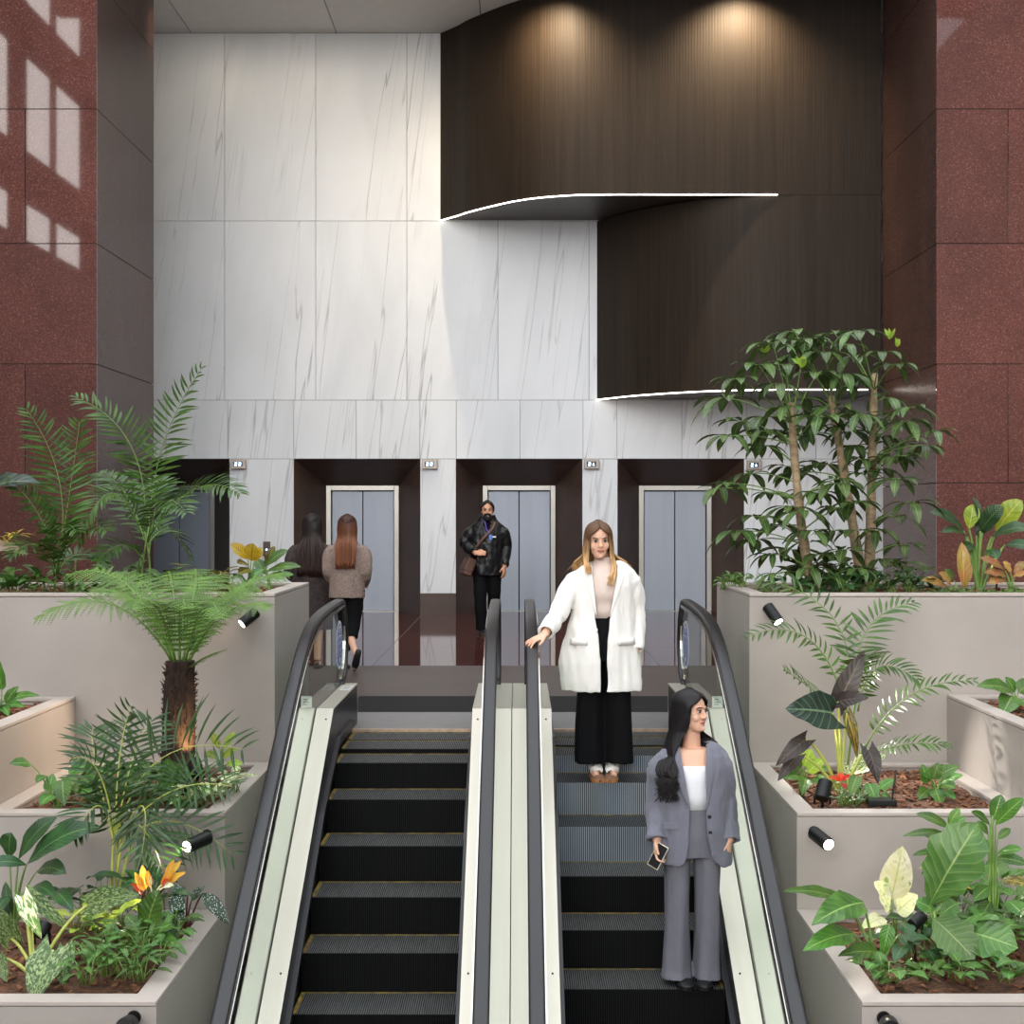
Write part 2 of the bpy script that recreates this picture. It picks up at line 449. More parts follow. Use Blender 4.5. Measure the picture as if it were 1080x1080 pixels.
pier('wall_left', -1, 5.669, 9.4, 20.4, 23.6)
pier('wall_right', 1, 5.628, 9.4, 20.4, 23.41)

# ------------------------------------------------------------------ curved wood bulkheads with a light line along the lower edge
def catmull(pts, n=8):
    out = []
    P = [pts[0]] + list(pts) + [pts[-1]]
    for i in range(1, len(P) - 2):
        for k in range(n):
            t = k / n
            a, b, c_, d = P[i-1], P[i], P[i+1], P[i+2]
            out.append(tuple(0.5 * ((2*b[q]) + (-a[q]+c_[q])*t + (2*a[q]-5*b[q]+4*c_[q]-d[q])*t*t + (-a[q]+3*b[q]-3*c_[q]+d[q])*t**3) for q in range(len(a))))
    out.append(tuple(pts[-1]))
    return out
def bulkhead(name, label, curve, x_end, z0, z1, led_to):
    pts = catmull(curve, 10)
    yf = pts[-1][1]
    while pts[-1][0] < x_end - 1e-4:
        pts.append((min(x_end, pts[-1][0] + 0.2), yf))
    root = thing(name, label, 'wall panel', ((pts[0][0] + x_end) / 2, YW, z0), 'curved wood bulkheads')
    m = MB(); vs = []; uv = []; s = 0.0
    for i, p in enumerate(pts):
        if i: s += math.dist(p, pts[i-1])
        for z in (z0, z1):
            vs.append((p[0], p[1], z)); uv.append((s, z))
    n = len(pts)
    m.add(vs, [(2*i, 2*i+2, 2*i+3, 2*i+1) for i in range(n - 1)], 0, uv)
    m.add([(x_end, yf, z0), (x_end, YW - 0.003, z0), (x_end, YW - 0.003, z1), (x_end, yf, z1)], [(0, 1, 2, 3)], 0, [(0, z0), (2, z0), (2, z1), (0, z1)])
    m.add([(p[0], p[1], z1) for p in pts] + [(x_end, YW - 0.003, z1)], [tuple(range(n + 1))], 0)
    build('wood_panel', m, MT['wood'], root, smooth=False, fixn=False)
    u = MB(); u.add([(p[0], p[1] + 0.002, z0 + 0.012) for p in pts] + [(x_end, YW - 0.003, z0 + 0.012)], [tuple(range(n + 1))])
    build('soffit', u, MT['soffit'], root, fixn=False)
    ll = MB(); path = [V((p[0], p[1] - 0.004, z0 + 0.004)) for p in pts if p[0] <= led_to + 1e-3]
    ll.tube(path, 0.010, 6)
    build('light_strip', ll, MT['led'], root)
    return root
UP = [(-1.306, YW - 0.004), (-1.02, 25.1), (-0.733, 24.67), (0.0, 23.86), (0.697, 23.5), (1.38, 23.41), (2.2, 23.41)]
LO = [(1.324, YW - 0.004), (1.62, 25.0), (2.0, 24.49), (2.82, 23.8), (3.66, 23.48), (4.3, 23.41), (4.6, 23.41)]
bulkhead('wood_bulkhead', 'upper and wider dark ribbed wood bulkhead curving out of the marble under the ceiling', UP, 5.6, 6.617, ZC - 0.004, 4.075)
bulkhead('wood_bulkhead', 'lower and narrower dark ribbed wood bulkhead curving out of the marble above the rightmost elevators', LO, 5.6, 3.607, 6.612, 5.5)

# ------------------------------------------------------------------ elevators
ORD = ['elevator beside the left granite pier, partly hidden by a palm', 'elevator behind the two women seen from behind',
       'middle elevator behind the man with the messenger bag', 'elevator right of the woman in white, beside the umbrella tree']
for k, e in enumerate(EX):
    root = thing('elevator', 'steel double-door ' + ORD[k], 'elevator', (e, YW, 0), 'elevators along the marble wall')
    iw, ih = 0.632, 2.19
    m = MB()
    O = [(e - OW, YW, 0), (e - OW, YW, OH), (e + OW, YW, OH), (e + OW, YW, 0)]
    I = [(e - iw, YD, 0), (e - iw, YD, ih), (e + iw, YD, ih), (e + iw, YD, 0)]
    m.add(O + I, [(0, 1, 5, 4), (1, 2, 6, 5), (2, 3, 7, 6)])
    build('surround', m, MT['surround'], root, fixn=False)
    m = MB(); fw = 0.085
    m.box((e - iw, YD - 0.03, 0), (e - iw + fw, YD + 0.1, ih)); m.box((e + iw - fw, YD - 0.03, 0), (e + iw, YD + 0.1, ih))
    m.box((e - iw + fw, YD - 0.03, ih - fw), (e + iw - fw, YD + 0.1, ih))
    build('door_frame', m, MT['steel'], root, bevel=0.004)
    dw = iw - fw - 0.012
    for s in (-1, 1):
        m = MB(); m.box((e + s * 0.008, YD + 0.05, 0.012), (e + s * dw, YD + 0.09, ih - fw - 0.015))
        build('door_panel', m, MT['door_steel'], root, bevel=0.004)
    m = MB(); m.box((e - iw + fw, YD + 0.1, 0), (e + iw - fw, YD + 0.14, ih - fw)); build('shaft_gap', m, MT['joint'], root)
    m = MB(); m.box((e - iw + fw, YD - 0.03, -0.002), (e + iw - fw, YD + 0.1, 0.01)); build('sill', m, MT['steel'], root)

SEG = {'up': [[(-.4,-.4),(.4,-.4),(0,.5)]], '2': [[(-.4,.5),(.4,.5),(.4,.3),(-.4,.3)],[(.2,.3),(.4,.3),(.4,0),(.2,0)],[(-.4,.1),(.4,.1),(.4,-.1),(-.4,-.1)],[(-.4,-.1),(-.2,-.1),(-.2,-.4),(-.4,-.4)],[(-.4,-.3),(.4,-.3),(.4,-.5),(-.4,-.5)]],
       '1': [[(-.1,.5),(.15,.5),(.15,-.5),(-.1,-.5)],[(-.3,.3),(-.1,.5),(-.1,.25)]]}
WH = ['beside the leftmost elevator, above a dark call plate', 'between the two women and the man', 'above the blonde hair of the woman in white', 'half hidden in the umbrella tree leaves']
for k, (px, py) in enumerate([(252, 490), (453.5, 490), (624, 490), (795, 491)]):
    p = at(px, py, YW)
    root = thing('floor_indicator', 'small boxed floor display on the marble ' + WH[k], 'display', p, 'floor displays above the piers')
    m = MB(); m.box((p.x - 0.125, YW - 0.075, p.z - 0.075), (p.x + 0.125, YW - 0.002, p.z + 0.085))
    build('housing', m, MT['indicator'], root, bevel=0.006)
    m = MB(); m.box((p.x - 0.085, YW - 0.079, p.z - 0.04), (p.x + 0.07, YW - 0.074, p.z + 0.05)); build('screen', m, MT['screen'], root)
    for dx, ch in ((-0.038, '2' if k else '2'), (0.028, 'up' if k > 1 else '2')):
        m = MB()
        for poly in SEG[ch]:
            pts = [(p.x + dx + a * 0.055, YW - 0.081, p.z + 0.005 + b * 0.062) for a, b in poly]
            m.add(pts, [tuple(range(len(pts)))])
        build('display_digit', m, MT['screen_glow'], root, fixn=False)
p = at(281.5, 579, YW)
root = thing('call_plate', 'dark upright call button plate on the marble above the yellow croton', 'button panel', p)
m = MB(); m.box((p.x - 0.06, YW - 0.03, p.z - 0.125), (p.x + 0.06, YW - 0.002, p.z + 0.125)); build('plate', m, MT['surround'], root, bevel=0.004)
m = MB(); m.cyl((p.x, YW - 0.036, p.z - 0.01), (p.x, YW - 0.03, p.z - 0.01), 0.018); build('button', m, MT['screen_glow'], root)

# ------------------------------------------------------------------ rest of the atrium (only met in reflections and as the source of daylight)
w = MB(); w.box((12.0, -14, -3.6), (12.3, 27.2, 15)); struct('wall_atrium_right', w, MT['wall_paint'])
w = MB(); w.box((-12.3, -14, -3.6), (-12.0, 27.2, 8.4)); w.box((-12.3, 8.0, 8.4), (-12.0, 27.2, 15)); struct('wall_atrium_left', w, MT['wall_paint'])
w = MB()
for z0, z1 in ((9.5, 10.5), (13.2, 14.1)): w.box((-12.4, -14, z0), (-11.9, 8, z1))
for y0, y1 in ((-2.7, -1.7), (3.9, 4.3), (-9, -8.3)): w.box((-12.3, y0, 8.4), (-11.95, y1, 18))
for y in (1.2, 6.4): w.box((-12.2, y, 8.4), (-12.05, y + 0.12, 18))
struct('window_1', w, MT['beam'])
w = MB(); w.box((-12, -14.3, -3.6), (12, -14, 3.0)); struct('wall_front', w, MT['wall_paint'])
w = MB()
for k in range(9): w.box((-12 + k * 3 - 0.12, -14.2, 3.0), (-12 + k * 3 + 0.12, -14, 15))
w.box((-12, -14.2, 8.0), (12, -14, 8.5))
struct('window_2', w, MT['beam'])
w = MB()
for k in range(8): w.box((-12.3, -14 + k * 4.7, 15.0), (12.3, -13.6 + k * 4.7, 15.6))
w.box((-12.3, 20.6, ZC + 0.3), (12.3, 20.8, 15.0))
struct('ceiling_skylight_frame', w, MT['beam'])
# ------------------------------------------------------------------ escalators
TAN = 0.5775
def zinc(Y): return -0.215 - TAN * (10.17 - Y)
def ztread(Y):
    q = zinc(Y); return 0.5 * (q - math.sqrt(q * q + 0.012))
DECK_H = 0.327
def zdeck(Y): return min(zinc(Y) + 0.29, DECK_H)
YLOW = 4.4
def smin(a, b, k):
    return 0.5 * (a + b - math.sqrt((a - b) ** 2 + k))
def zrail(Y): return smin(zinc(Y) + 1.165, 1.01, 0.09)
YN, RN = 12.1, 0.335       # newel: where the half round starts, its radius
def rail_path(dz=0.0):
    """centre line of the handrail in (y, z), from below up to the newel and round under it"""
    p = []
    Y = YLOW
    while Y < YN - 0.01:
        p.append((Y, zrail(Y) + dz)); Y += 0.1 if Y > 8.4 else 0.4
    zc = zrail(YN) + dz - (RN + dz)
    for k in range(13):
        a = PI / 2 - PI * k / 12
        p.append((YN + (RN + dz) * math.cos(a), zc + (RN + dz) * math.sin(a)))
    return p
YK = 10.17 + (DECK_H - 0.29 + 0.215) / TAN   # deck kink
DPROF = [(YLOW, zdeck(YLOW)), (YK, DECK_H), (12.2, DECK_H)]

def escalator(xc, label, phase, inner_side, outer_x, inner_x, pale):
    root = thing('escalator', label, 'escalator', (xc, 12.0, 0), 'pair of escalators')
    hw = 0.487
    # steps: one mesh for each kind, copied down the flight
    n = 76
    def step_mesh(Yf, level):
        m = MB(); z = ztread(Yf); zl = ztread(Yf - 0.4); zb = min(zl, z - 0.02) - 0.015
        w = hw - 0.012; pitch = 2 * w / n; pr = []; rp = []
        tops, sides = [], []
        for k in range(n):
            x0 = -w + k * pitch
            tops.append((x0, x0 + pitch * 0.56)); sides.append((x0 + pitch * 0.56, x0 + pitch))
        for a, b in tops:
            m.add([(xc+a, Yf, z), (xc+b, Yf, z), (xc+b, Yf+0.392, z), (xc+a, Yf+0.392, z)], [(0,1,2,3)], 0)
            m.add([(xc+a, Yf, z), (xc+b, Yf, z), (xc+b, Yf, zb), (xc+a, Yf, zb)], [(3,2,1,0)], 1)
        g = 0.008
        for a, b in sides:
            m.add([(xc+a, Yf+g, z-g), (xc+b, Yf+g, z-g), (xc+b, Yf+0.392, z-g), (xc+a, Yf+0.392, z-g)], [(0,1,2,3)], 3)
            m.add([(xc+a, Yf+g, z-g), (xc+b, Yf+g, z-g), (xc+b, Yf+g, zb), (xc+a, Yf+g, zb)], [(3,2,1,0)], 2)
            for q in (a, b):
                m.add([(xc+q, Yf, z), (xc+q, Yf+0.392, z), (xc+q, Yf+0.392, z-g), (xc+q, Yf+g, z-g), (xc+q, Yf+g, zb), (xc+q, Yf, zb)], [(0,1,2,3,4,5)], 2)
        return m
    Yf = phase
    while Yf > YLOW + 0.2: Yf -= 0.4
    Yf += 0.4
    std = None
    while Yf < 11.75:
        full = zinc(Yf) < -0.35
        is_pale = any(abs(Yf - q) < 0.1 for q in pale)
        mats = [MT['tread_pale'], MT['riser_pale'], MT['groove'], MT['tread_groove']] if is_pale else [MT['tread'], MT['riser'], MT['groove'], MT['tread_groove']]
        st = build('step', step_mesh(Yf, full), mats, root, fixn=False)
        if is_pale: st['label'] = 'paler step'
        m = MB(); z = ztread(Yf) + 0.001
        m.box((xc - hw + 0.012, Yf + 0.383, z - 0.006), (xc + hw - 0.012, Yf + 0.391, z + 0.002))
        for s in (-1, 1):
            m.box((xc + s * (hw - 0.012), Yf + 0.01, z - 0.006), (xc + s * (hw - 0.034), Yf + 0.374, z + 0.002))
        build('yellow_edge', m, MT['yellow'], st)
        Yf += 0.4
    # landing
    m = MB(); m.box((xc - hw, 11.8, -0.06), (xc + hw, 11.845, 0.012))
    build('comb_teeth', m, MT['comb_teeth'], root)
    m = MB(); m.box((xc - hw - 0.08, 11.85, -0.06), (xc + hw + 0.08, 12.86, 0.008)); build('comb_plate', m, MT['comb'], root)
    m = MB(); m.box((xc - hw - 0.17, 12.865, 0.001), (xc + hw + 0.17, 14.0, 0.008)); build('floor_plate', m, MT['mat_black'], root)
    for s in (-1, 1):
        outer = (s != inner_side)
        gx = s * 0.612
        # skirt below the deck, down past the treads
        sk = [(YLOW, zdeck(YLOW) - 0.004), (YK, DECK_H - 0.004), (12.2, DECK_H - 0.004), (12.2, 0.01), (11.2, -0.3), (YLOW, ztread(YLOW) - 0.35)]
        m = MB(); m.extrude_x(sk, xc + s * hw, xc + s * (hw + 0.012)); build('skirt', m, MT['skirt'], root)
        m = MB()
        q = [(y, z + 0.0) for y, z in [(YLOW, ztread(YLOW) + 0.10), (9.9, ztread(9.9) + 0.12), (10.8, 0.10), (11.7, 0.10)]]
        q2 = [(y, z - 0.05) for y, z in reversed(q)]
        m.extrude_x(q + q2, xc + s * (hw - 0.03), xc + s * hw); build('skirt_brush', m, MT['black_rubber'], root)
        # inner deck
        t = 0.012
        m = MB(); m.extrude_x(DPROF + [(12.2, 0.005), (12.188, 0.005), (12.188, DECK_H - t), (YK, DECK_H - t), (YLOW, zdeck(YLOW) - t)], xc + s * (hw - 0.002), xc + s * 0.604)
        build('inner_deck', m, MT['deck_steel'], root, bevel=0.002)
        for Y in (8.5, 10.5):
            m = MB(); zz = zdeck(Y); m.cyl((xc + s * 0.525, Y, zz - 0.004), (xc + s * 0.525, Y - 0.003, zz + 0.003), 0.006, n=10)
            build('deck_screw', m, MT['black_metal'], root)
        # outer deck
        ox = outer_x if outer else inner_x
        ye = YK + 0.04 if outer else 12.2
        m = MB(); m.extrude_x([(YLOW, zdeck(YLOW) + 0.0), (YK, DECK_H), (ye, DECK_H), (ye, DECK_H - 0.3), (YK, DECK_H - 0.5), (YLOW, zdeck(YLOW) - 0.5)], xc + s * 0.62, ox)
        build('outer_deck', m, MT['deck_steel'], root, bevel=0.003)
        # glass panel, edged below the handrail
        rp = rail_path(-0.05)
        prof = rp + [(12.2, DECK_H - 0.02), (YK, DECK_H - 0.02), (YLOW, zdeck(YLOW) - 0.02)]
        m = MB(); m.extrude_x(prof, xc + gx - 0.005, xc + gx + 0.005)
        build('glass_panel', m, MT['glass'], root)
        m = MB(); top, bot = rail_path(-0.022)[:-12], rail_path(-0.048)[:-12]
        m.extrude_x(top + bot[::-1], xc + s * 0.577, xc + s * 0.632); build('handrail_guide', m, MT['chrome'], root)
        # rubber handrail, a rounded C section swept along the path
        pth = [V((xc + s * 0.626, y, z)) for y, z in rail_path(0.0)]
        m = MB(); rs = []
        for i, p in enumerate(pth):
            d = (pth[min(i+1, len(pth)-1)] - pth[max(i-1, 0)]).normalized()
            nrm = V((0, -d.z, d.y)); sec = []
            for k in range(16):
                a = 2 * PI * k / 16
                cx_, cz_ = math.cos(a), math.sin(a)
                sec.append(p + V((1, 0, 0)) * 0.041 * (abs(cx_) ** 0.6) * (1 if cx_ > 0 else -1) + nrm * 0.021 * (abs(cz_) ** 0.6) * (1 if cz_ > 0 else -1))
            rs.append(sec)
        m.rings(rs, True, True); build('handrail', m, MT['black_rubber'], root, smooth=True)
        # newel light frame on the glass end
        m = MB(); a = [(y, z) for y, z in rail_path(-0.05)[-9:]]; b = [(y, z) for y, z in rail_path(-0.085)[-9:]]
        m.extrude_x(a + b[::-1], xc + gx - 0.011, xc + gx + 0.011); build('newel_trim', m, MT['chrome'], root)
        if outer:
            # round blue notice on the glass
            c0 = V((xc + gx - s * 0.007, 11.97, 0.655)); R0 = 0.19
            m = MB(); m.cyl((c0.x, c0.y, c0.z), (c0.x - s * 0.001, c0.y, c0.z), R0, n=40); stk = build('round_sticker', m, MT['white'], root)
            m = MB(); m.cyl((c0.x - s * 0.001, c0.y, c0.z), (c0.x - s * 0.002, c0.y, c0.z), R0 - 0.02, n=40); build('blue_field', m, MT['sticker_blue'], stk)
            m = MB(); x = c0.x - s * 0.003
            def bar(y0, y1, z0, z1): m.add([(x, c0.y+y0, c0.z+z0), (x, c0.y+y1, c0.z+z0), (x, c0.y+y1, c0.z+z1), (x, c0.y+y0, c0.z+z1)], [(0,1,2,3)])
            for z, n_, wd in ((0.082, 2, 0.22), (0.034, 3, 0.30), (-0.020, 3, 0.31), (-0.074, 3, 0.26)):
                st = wd / n_
                for k in range(n_):
                    y = -wd / 2 + k * st
                    bar(y, y + st * 0.16, z, z + 0.034); bar(y + st * 0.16, y + st * 0.8, z + 0.027, z + 0.034)
                    if (k + n_) % 2: bar(y + st * 0.3, y + st * 0.8, z + 0.009, z + 0.014)
                bar(-wd / 2, wd / 2, z - 0.012, z - 0.007)
            m.add([(x, c0.y - 0.07, c0.z + 0.126), (x, c0.y + 0.07, c0.z + 0.126), (x, c0.y + 0.03, c0.z + 0.165)], [(0, 1, 2)])
            m.add([(x, c0.y - 0.06, c0.z - 0.10), (x, c0.y + 0.06, c0.z - 0.10), (x, c0.y, c0.z - 0.155)], [(0, 1, 2)])
            build('printed_lettering', m, MT['white'], stk, fixn=False)
            # small white label plate standing on the outer deck
            m = MB(); lx = xc + s * 0.675
            m.box((lx - 0.038, YK - 0.006, DECK_H + 0.005), (lx + 0.038, YK, DECK_H + 0.085)); lab = build('label_plate', m, MT['white'], root)
            m = MB()
            for k in range(3): m.box((lx - 0.022, YK - 0.008, DECK_H + 0.025 + k * 0.017), (lx + 0.006 + 0.012 * (k % 2), YK - 0.006, DECK_H + 0.032 + k * 0.017))
            build('printed_lettering', m, MT['indicator'], lab)
            if s < 0:
                m = MB(); m.box((xc - 0.575, 11.72, DECK_H + 0.0005), (xc - 0.5, 12.02, DECK_H + 0.002)); lab = build('deck_label', m, MT['white'], root)
                m = MB()
                for k in range(4): m.box((xc - 0.565, 11.76 + k * 0.06, DECK_H + 0.002), (xc - 0.51, 11.785 + k * 0.06, DECK_H + 0.0026))
                build('printed_lettering', m, MT['indicator'], lab)
    return root
escalator(-0.805, 'escalator on the left with nobody on it, all its steps black', 10.17, 1, -1.53, -0.046, [])
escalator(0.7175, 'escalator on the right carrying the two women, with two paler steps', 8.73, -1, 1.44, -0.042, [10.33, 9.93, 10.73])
m = MB()
m.box((-1.53, YLOW, -3.6), (1.44, 12.6, -3.55))
struct('floor_pit', m, MT['black_gap'])
m = MB(); m.box((-1.735, 12.605, -3.6), (1.648, 12.618, -0.065)); struct('wall_pit', m, MT['black_gap'])

# ------------------------------------------------------------------ planters
def planter(label, x0, x1, y0, y1, ztop, zbot, rimt=0.12, soil_drop=0.05):
    root = thing('planter', label, 'planter', ((x0 + x1) / 2, (y0 + y1) / 2, zbot), 'terraced concrete planters')
    g = 0.002; x0 += g; x1 -= g; y0 += g; y1 -= g
    m = MB(); zr = ztop - 0.022
    t = rimt - 0.01
    for a, b in (((x0, y0), (x1, y0 + t)), ((x0, y1 - t), (x1, y1)), ((x0, y0 + t), (x0 + t, y1 - t)), ((x1 - t, y0 + t), (x1, y1 - t))):
        m.box((a[0], a[1], zbot), (b[0], b[1], zr - 0.004))
    build('planter_wall', m, MT['concrete'], root)
    m = MB()
    o = [(x0 - 0.0, y0 - 0.004), (x1 + 0.0, y0 - 0.004), (x1, y1), (x0, y1)]
    i = [(x0 + rimt, y0 + rimt), (x1 - rimt, y0 + rimt), (x1 - rimt, y1 - rimt), (x0 + rimt, y1 - rimt)]
    vs = [(a, b, zr) for a, b in o] + [(a, b, zr) for a, b in i] + [(a, b, ztop) for a, b in o] + [(a, b, ztop) for a, b in i]
    fs = []
    for k in range(4):
        q = (k + 1) % 4
        fs += [(8+k, 8+q, 12+q, 12+k), (k, 4+k, 4+q, q), (k, q, 8+q, 8+k), (4+k, 12+k, 12+q, 4+q)]
    m.add(vs, fs); build('rim', m, MT['rim'], root, bevel=0.003)
    m = MB(); nx = max(6, int((x1 - x0) / 0.06)); ny = max(6, int((y1 - y0) / 0.06)); vs = []
    nx = min(nx, 60)
    for j in range(ny + 1):
        for k in range(nx + 1):
            x = x0 + rimt - 0.005 + (x1 - x0 - 2 * rimt + 0.01) * k / nx; y = y0 + rimt - 0.005 + (y1 - y0 - 2 * rimt + 0.01) * j / ny
            vs.append((x, y, ztop - soil_drop + 0.02 * mnoise.noise(V((x * 5, y * 5, 0))) + 0.01 * mnoise.noise(V((x * 22, y * 22, 3)))))
    m.add(vs, [(j*(nx+1)+k, j*(nx+1)+k+1, (j+1)*(nx+1)+k+1, (j+1)*(nx+1)+k) for j in range(ny) for k in range(nx)])
    so = build('soil', m, MT['soil'], root, smooth=True); so['kind'] = 'stuff'
    m = MB(); rr = random.Random(int(abs(x0) * 1000 + ztop * 100))
    for k in range(420):
        x = rr.uniform(max(x0, -4.2) + rimt + 0.02, min(x1, 4.2) - rimt - 0.02); y = rr.uniform(y0 + rimt + 0.02, y1 - rimt - 0.02)
        R_ = Euler((rr.uniform(-0.5, 0.5), rr.uniform(-0.5, 0.5), rr.uniform(0, 6.3))).to_matrix()
        lx, ly, lz = rr.uniform(0.012, 0.035), rr.uniform(0.006, 0.014), rr.uniform(0.003, 0.007)
        c0 = V((x, y, ztop - soil_drop + 0.012))
        m.add([c0 + R_ @ V((a * lx, b * ly, c_ * lz)) for c_ in (-1, 1) for a, b in ((-1, -1), (1, -1), (1, 1), (-1, 1))],
              [(0,3,2,1),(4,5,6,7),(0,1,5,4),(1,2,6,5),(2,3,7,6),(3,0,4,7)], rnd=rr.random())
    ch = build('bark_chips', m, MT['bark_chip'], root); ch['kind'] = 'stuff'
    return root
PXL, PXR = -1.735, 1.648
Y0, Y1, Y2, Y3 = 7.28, 8.98, 10.82, 12.60
ZU, ZM, ZL = 1.12, -0.082, -0.655
planter('tall top planter of the left terrace, under the two palms', -7.2, PXL, Y2, Y3, ZU, -3.6)
planter('middle planter of the left terrace holding the tree fern', -3.157, PXL, Y1, Y2, ZM, -3.6)
planter('lowest planter of the left terrace, in the foreground with the areca palm', -4.6, PXL, Y0, Y1, ZL, -3.6)
planter('side planter at the left edge, its face lit warm beige', -4.6, -3.157, Y1, Y2, 0.385, -3.6)
planter('tall top planter of the right terrace, under the umbrella tree', PXR, 7.2, Y2, Y3, ZU, -3.6)
planter('middle planter of the right terrace with bare soil and dark elephant ears', PXR, 3.057, Y1, Y2, ZM, -3.6)
planter('lowest planter of the right terrace, in the foreground with large green leaves', PXR, 4.6, Y0, Y1, ZL, -3.6)
planter('side planter at the right edge, its grey face rippled with light', 3.057, 4.6, Y1, Y2, 0.400, -3.6)

# ------------------------------------------------------------------ black spotlights
def spotlight(label, lens, back, r, energy, wall=None, stake=False, col=(1, 0.86, 0.7), size=1.0, lit=True):
    lens, back = V(lens), V(back)
    d = (lens - back).normalized()
    root = thing('spotlight', label, 'lamp', back, 'black planter spotlights' )
    m = MB(); m.tube([back, back + d * 0.006, lens - d * 0.008, lens], [r * 0.86, r, r, r * 0.97], 24)
    build('housing', m, MT['black_metal'], root, smooth=False, bevel=0.002)
    if lit:
        m = MB(); m.cyl(lens - d * 0.004, lens + d * 0.0015, r * 0.78, n=24); build('lens', m, MT['lens'], root)
    mid = back.lerp(lens, 0.35)
    m = MB()
    if wall is not None:
        wp = V((mid.x, wall, mid.z)); m.cyl(mid, wp, r * 0.3, n=12); m.cyl(wp, wp + V((0, -0.012, 0)), r * 0.75, n=20)
    else:
        g = V((mid.x + 0.004, mid.y + 0.03, stake))
        m.tube([mid, (mid + g) / 2 + V((0.0, 0.012, 0)), g], r * 0.22, 8)
        for q in (-1, 1): m.tube([mid + V((q * r * 1.05, 0, 0)), mid + V((q * r * 1.05, 0.015, -0.07))], r * 0.15, 6)
    build('bracket', m, MT['black_metal'], root)
    if lit and energy:
        l = bpy.data.lights.new('spot_lamp', 'SPOT'); l.energy = energy; l.color = col; l.spot_size = size; l.spot_blend = 0.6; l.shadow_soft_size = 0.03
        lo = bpy.data.objects.new('spot_lamp', l); COL.objects.link(lo); lo.parent = root
        lo.location = (lens + d * 0.01) - WL[root]
        lo.rotation_euler = d.to_track_quat('-Z', 'Y').to_euler()
    return root
spotlight('black wall spotlight on the left top planter, beside the tree fern fronds', at(255, 658, 10.68), at(271, 645, 10.74), 0.040, 75, wall=10.82, col=(1, .76, .55), size=1.25)
spotlight('black wall spotlight on the left middle planter, hanging over the areca palm', at(197, 893, 8.72), at(220, 883, 8.86), 0.041, 60, wall=8.98)
spotlight('black wall spotlight on the right top planter, above the fronds of the small palm', at(821, 656, 10.66), at(809, 639, 10.74), 0.041, 110, wall=10.82, col=(1, .95, .88), size=1.25)
spotlight('black wall spotlight on the right middle planter, pointing at the white variegated leaf', at(874, 891, 8.72), at(858, 878, 8.88), 0.041, 30, wall=8.98)
spotlight('black spotlight at the bottom edge of the left lowest planter', at(131, 1084, 7.1), at(137, 1080, 7.2), 0.045, 0, wall=7.28, lit=False)
spotlight('black spotlight at the bottom edge of the right lowest planter', at(940, 1086, 7.1), at(937, 1080, 7.2), 0.045, 0, wall=7.28, lit=False)
spotlight('black stake uplight at the foot of the tree fern, glowing orange on the trunk', at(205, 802, 9.62), at(209, 818, 9.55), 0.040, 14, stake=-0.13, col=(1, 0.62, 0.28), size=1.2)
spotlight('black stake uplight in the soil below the dark elephant ears', at(871, 824, 9.36), at(866, 843, 9.30), 0.046, 7, stake=-0.13, size=1.0)
spotlight('black stake uplight behind the speckled elephant ear leaves of the left lowest planter', at(48, 974, 8.25), at(42, 988, 8.2), 0.040, 7, stake=-0.7, size=1.2)
spotlight('tilted black stake uplight among the large leaves of the right lowest planter', at(973, 966, 8.0), at(962, 976, 7.95), 0.035, 5, stake=-0.7, size=1.2)
spotlight('stake uplight hidden behind the peace lily of the right top planter', at(1052, 600, 11.9), at(1052, 606, 11.85), 0.035, 14, stake=1.07, size=1.4)
p = at(930, 846, 9.2)
root = thing('junction_box', 'flat black cable box lying on the bare soil of the right middle planter', 'box', (p.x, p.y, p.z))
m = MB(); m.box((p.x - 0.085, p.y - 0.04, p.z - 0.02), (p.x + 0.085, p.y + 0.06, p.z + 0.02)); build('case', m, MT['black_metal'], root, bevel=0.006)
m = MB(); m.tube([p + V((0.06, 0, 0.0)), p + V((0.075, 0.0, 0.1)), p + V((0.09, 0.02, 0.19))], 0.006, 8); build('aerial', m, MT['black_metal'], root)
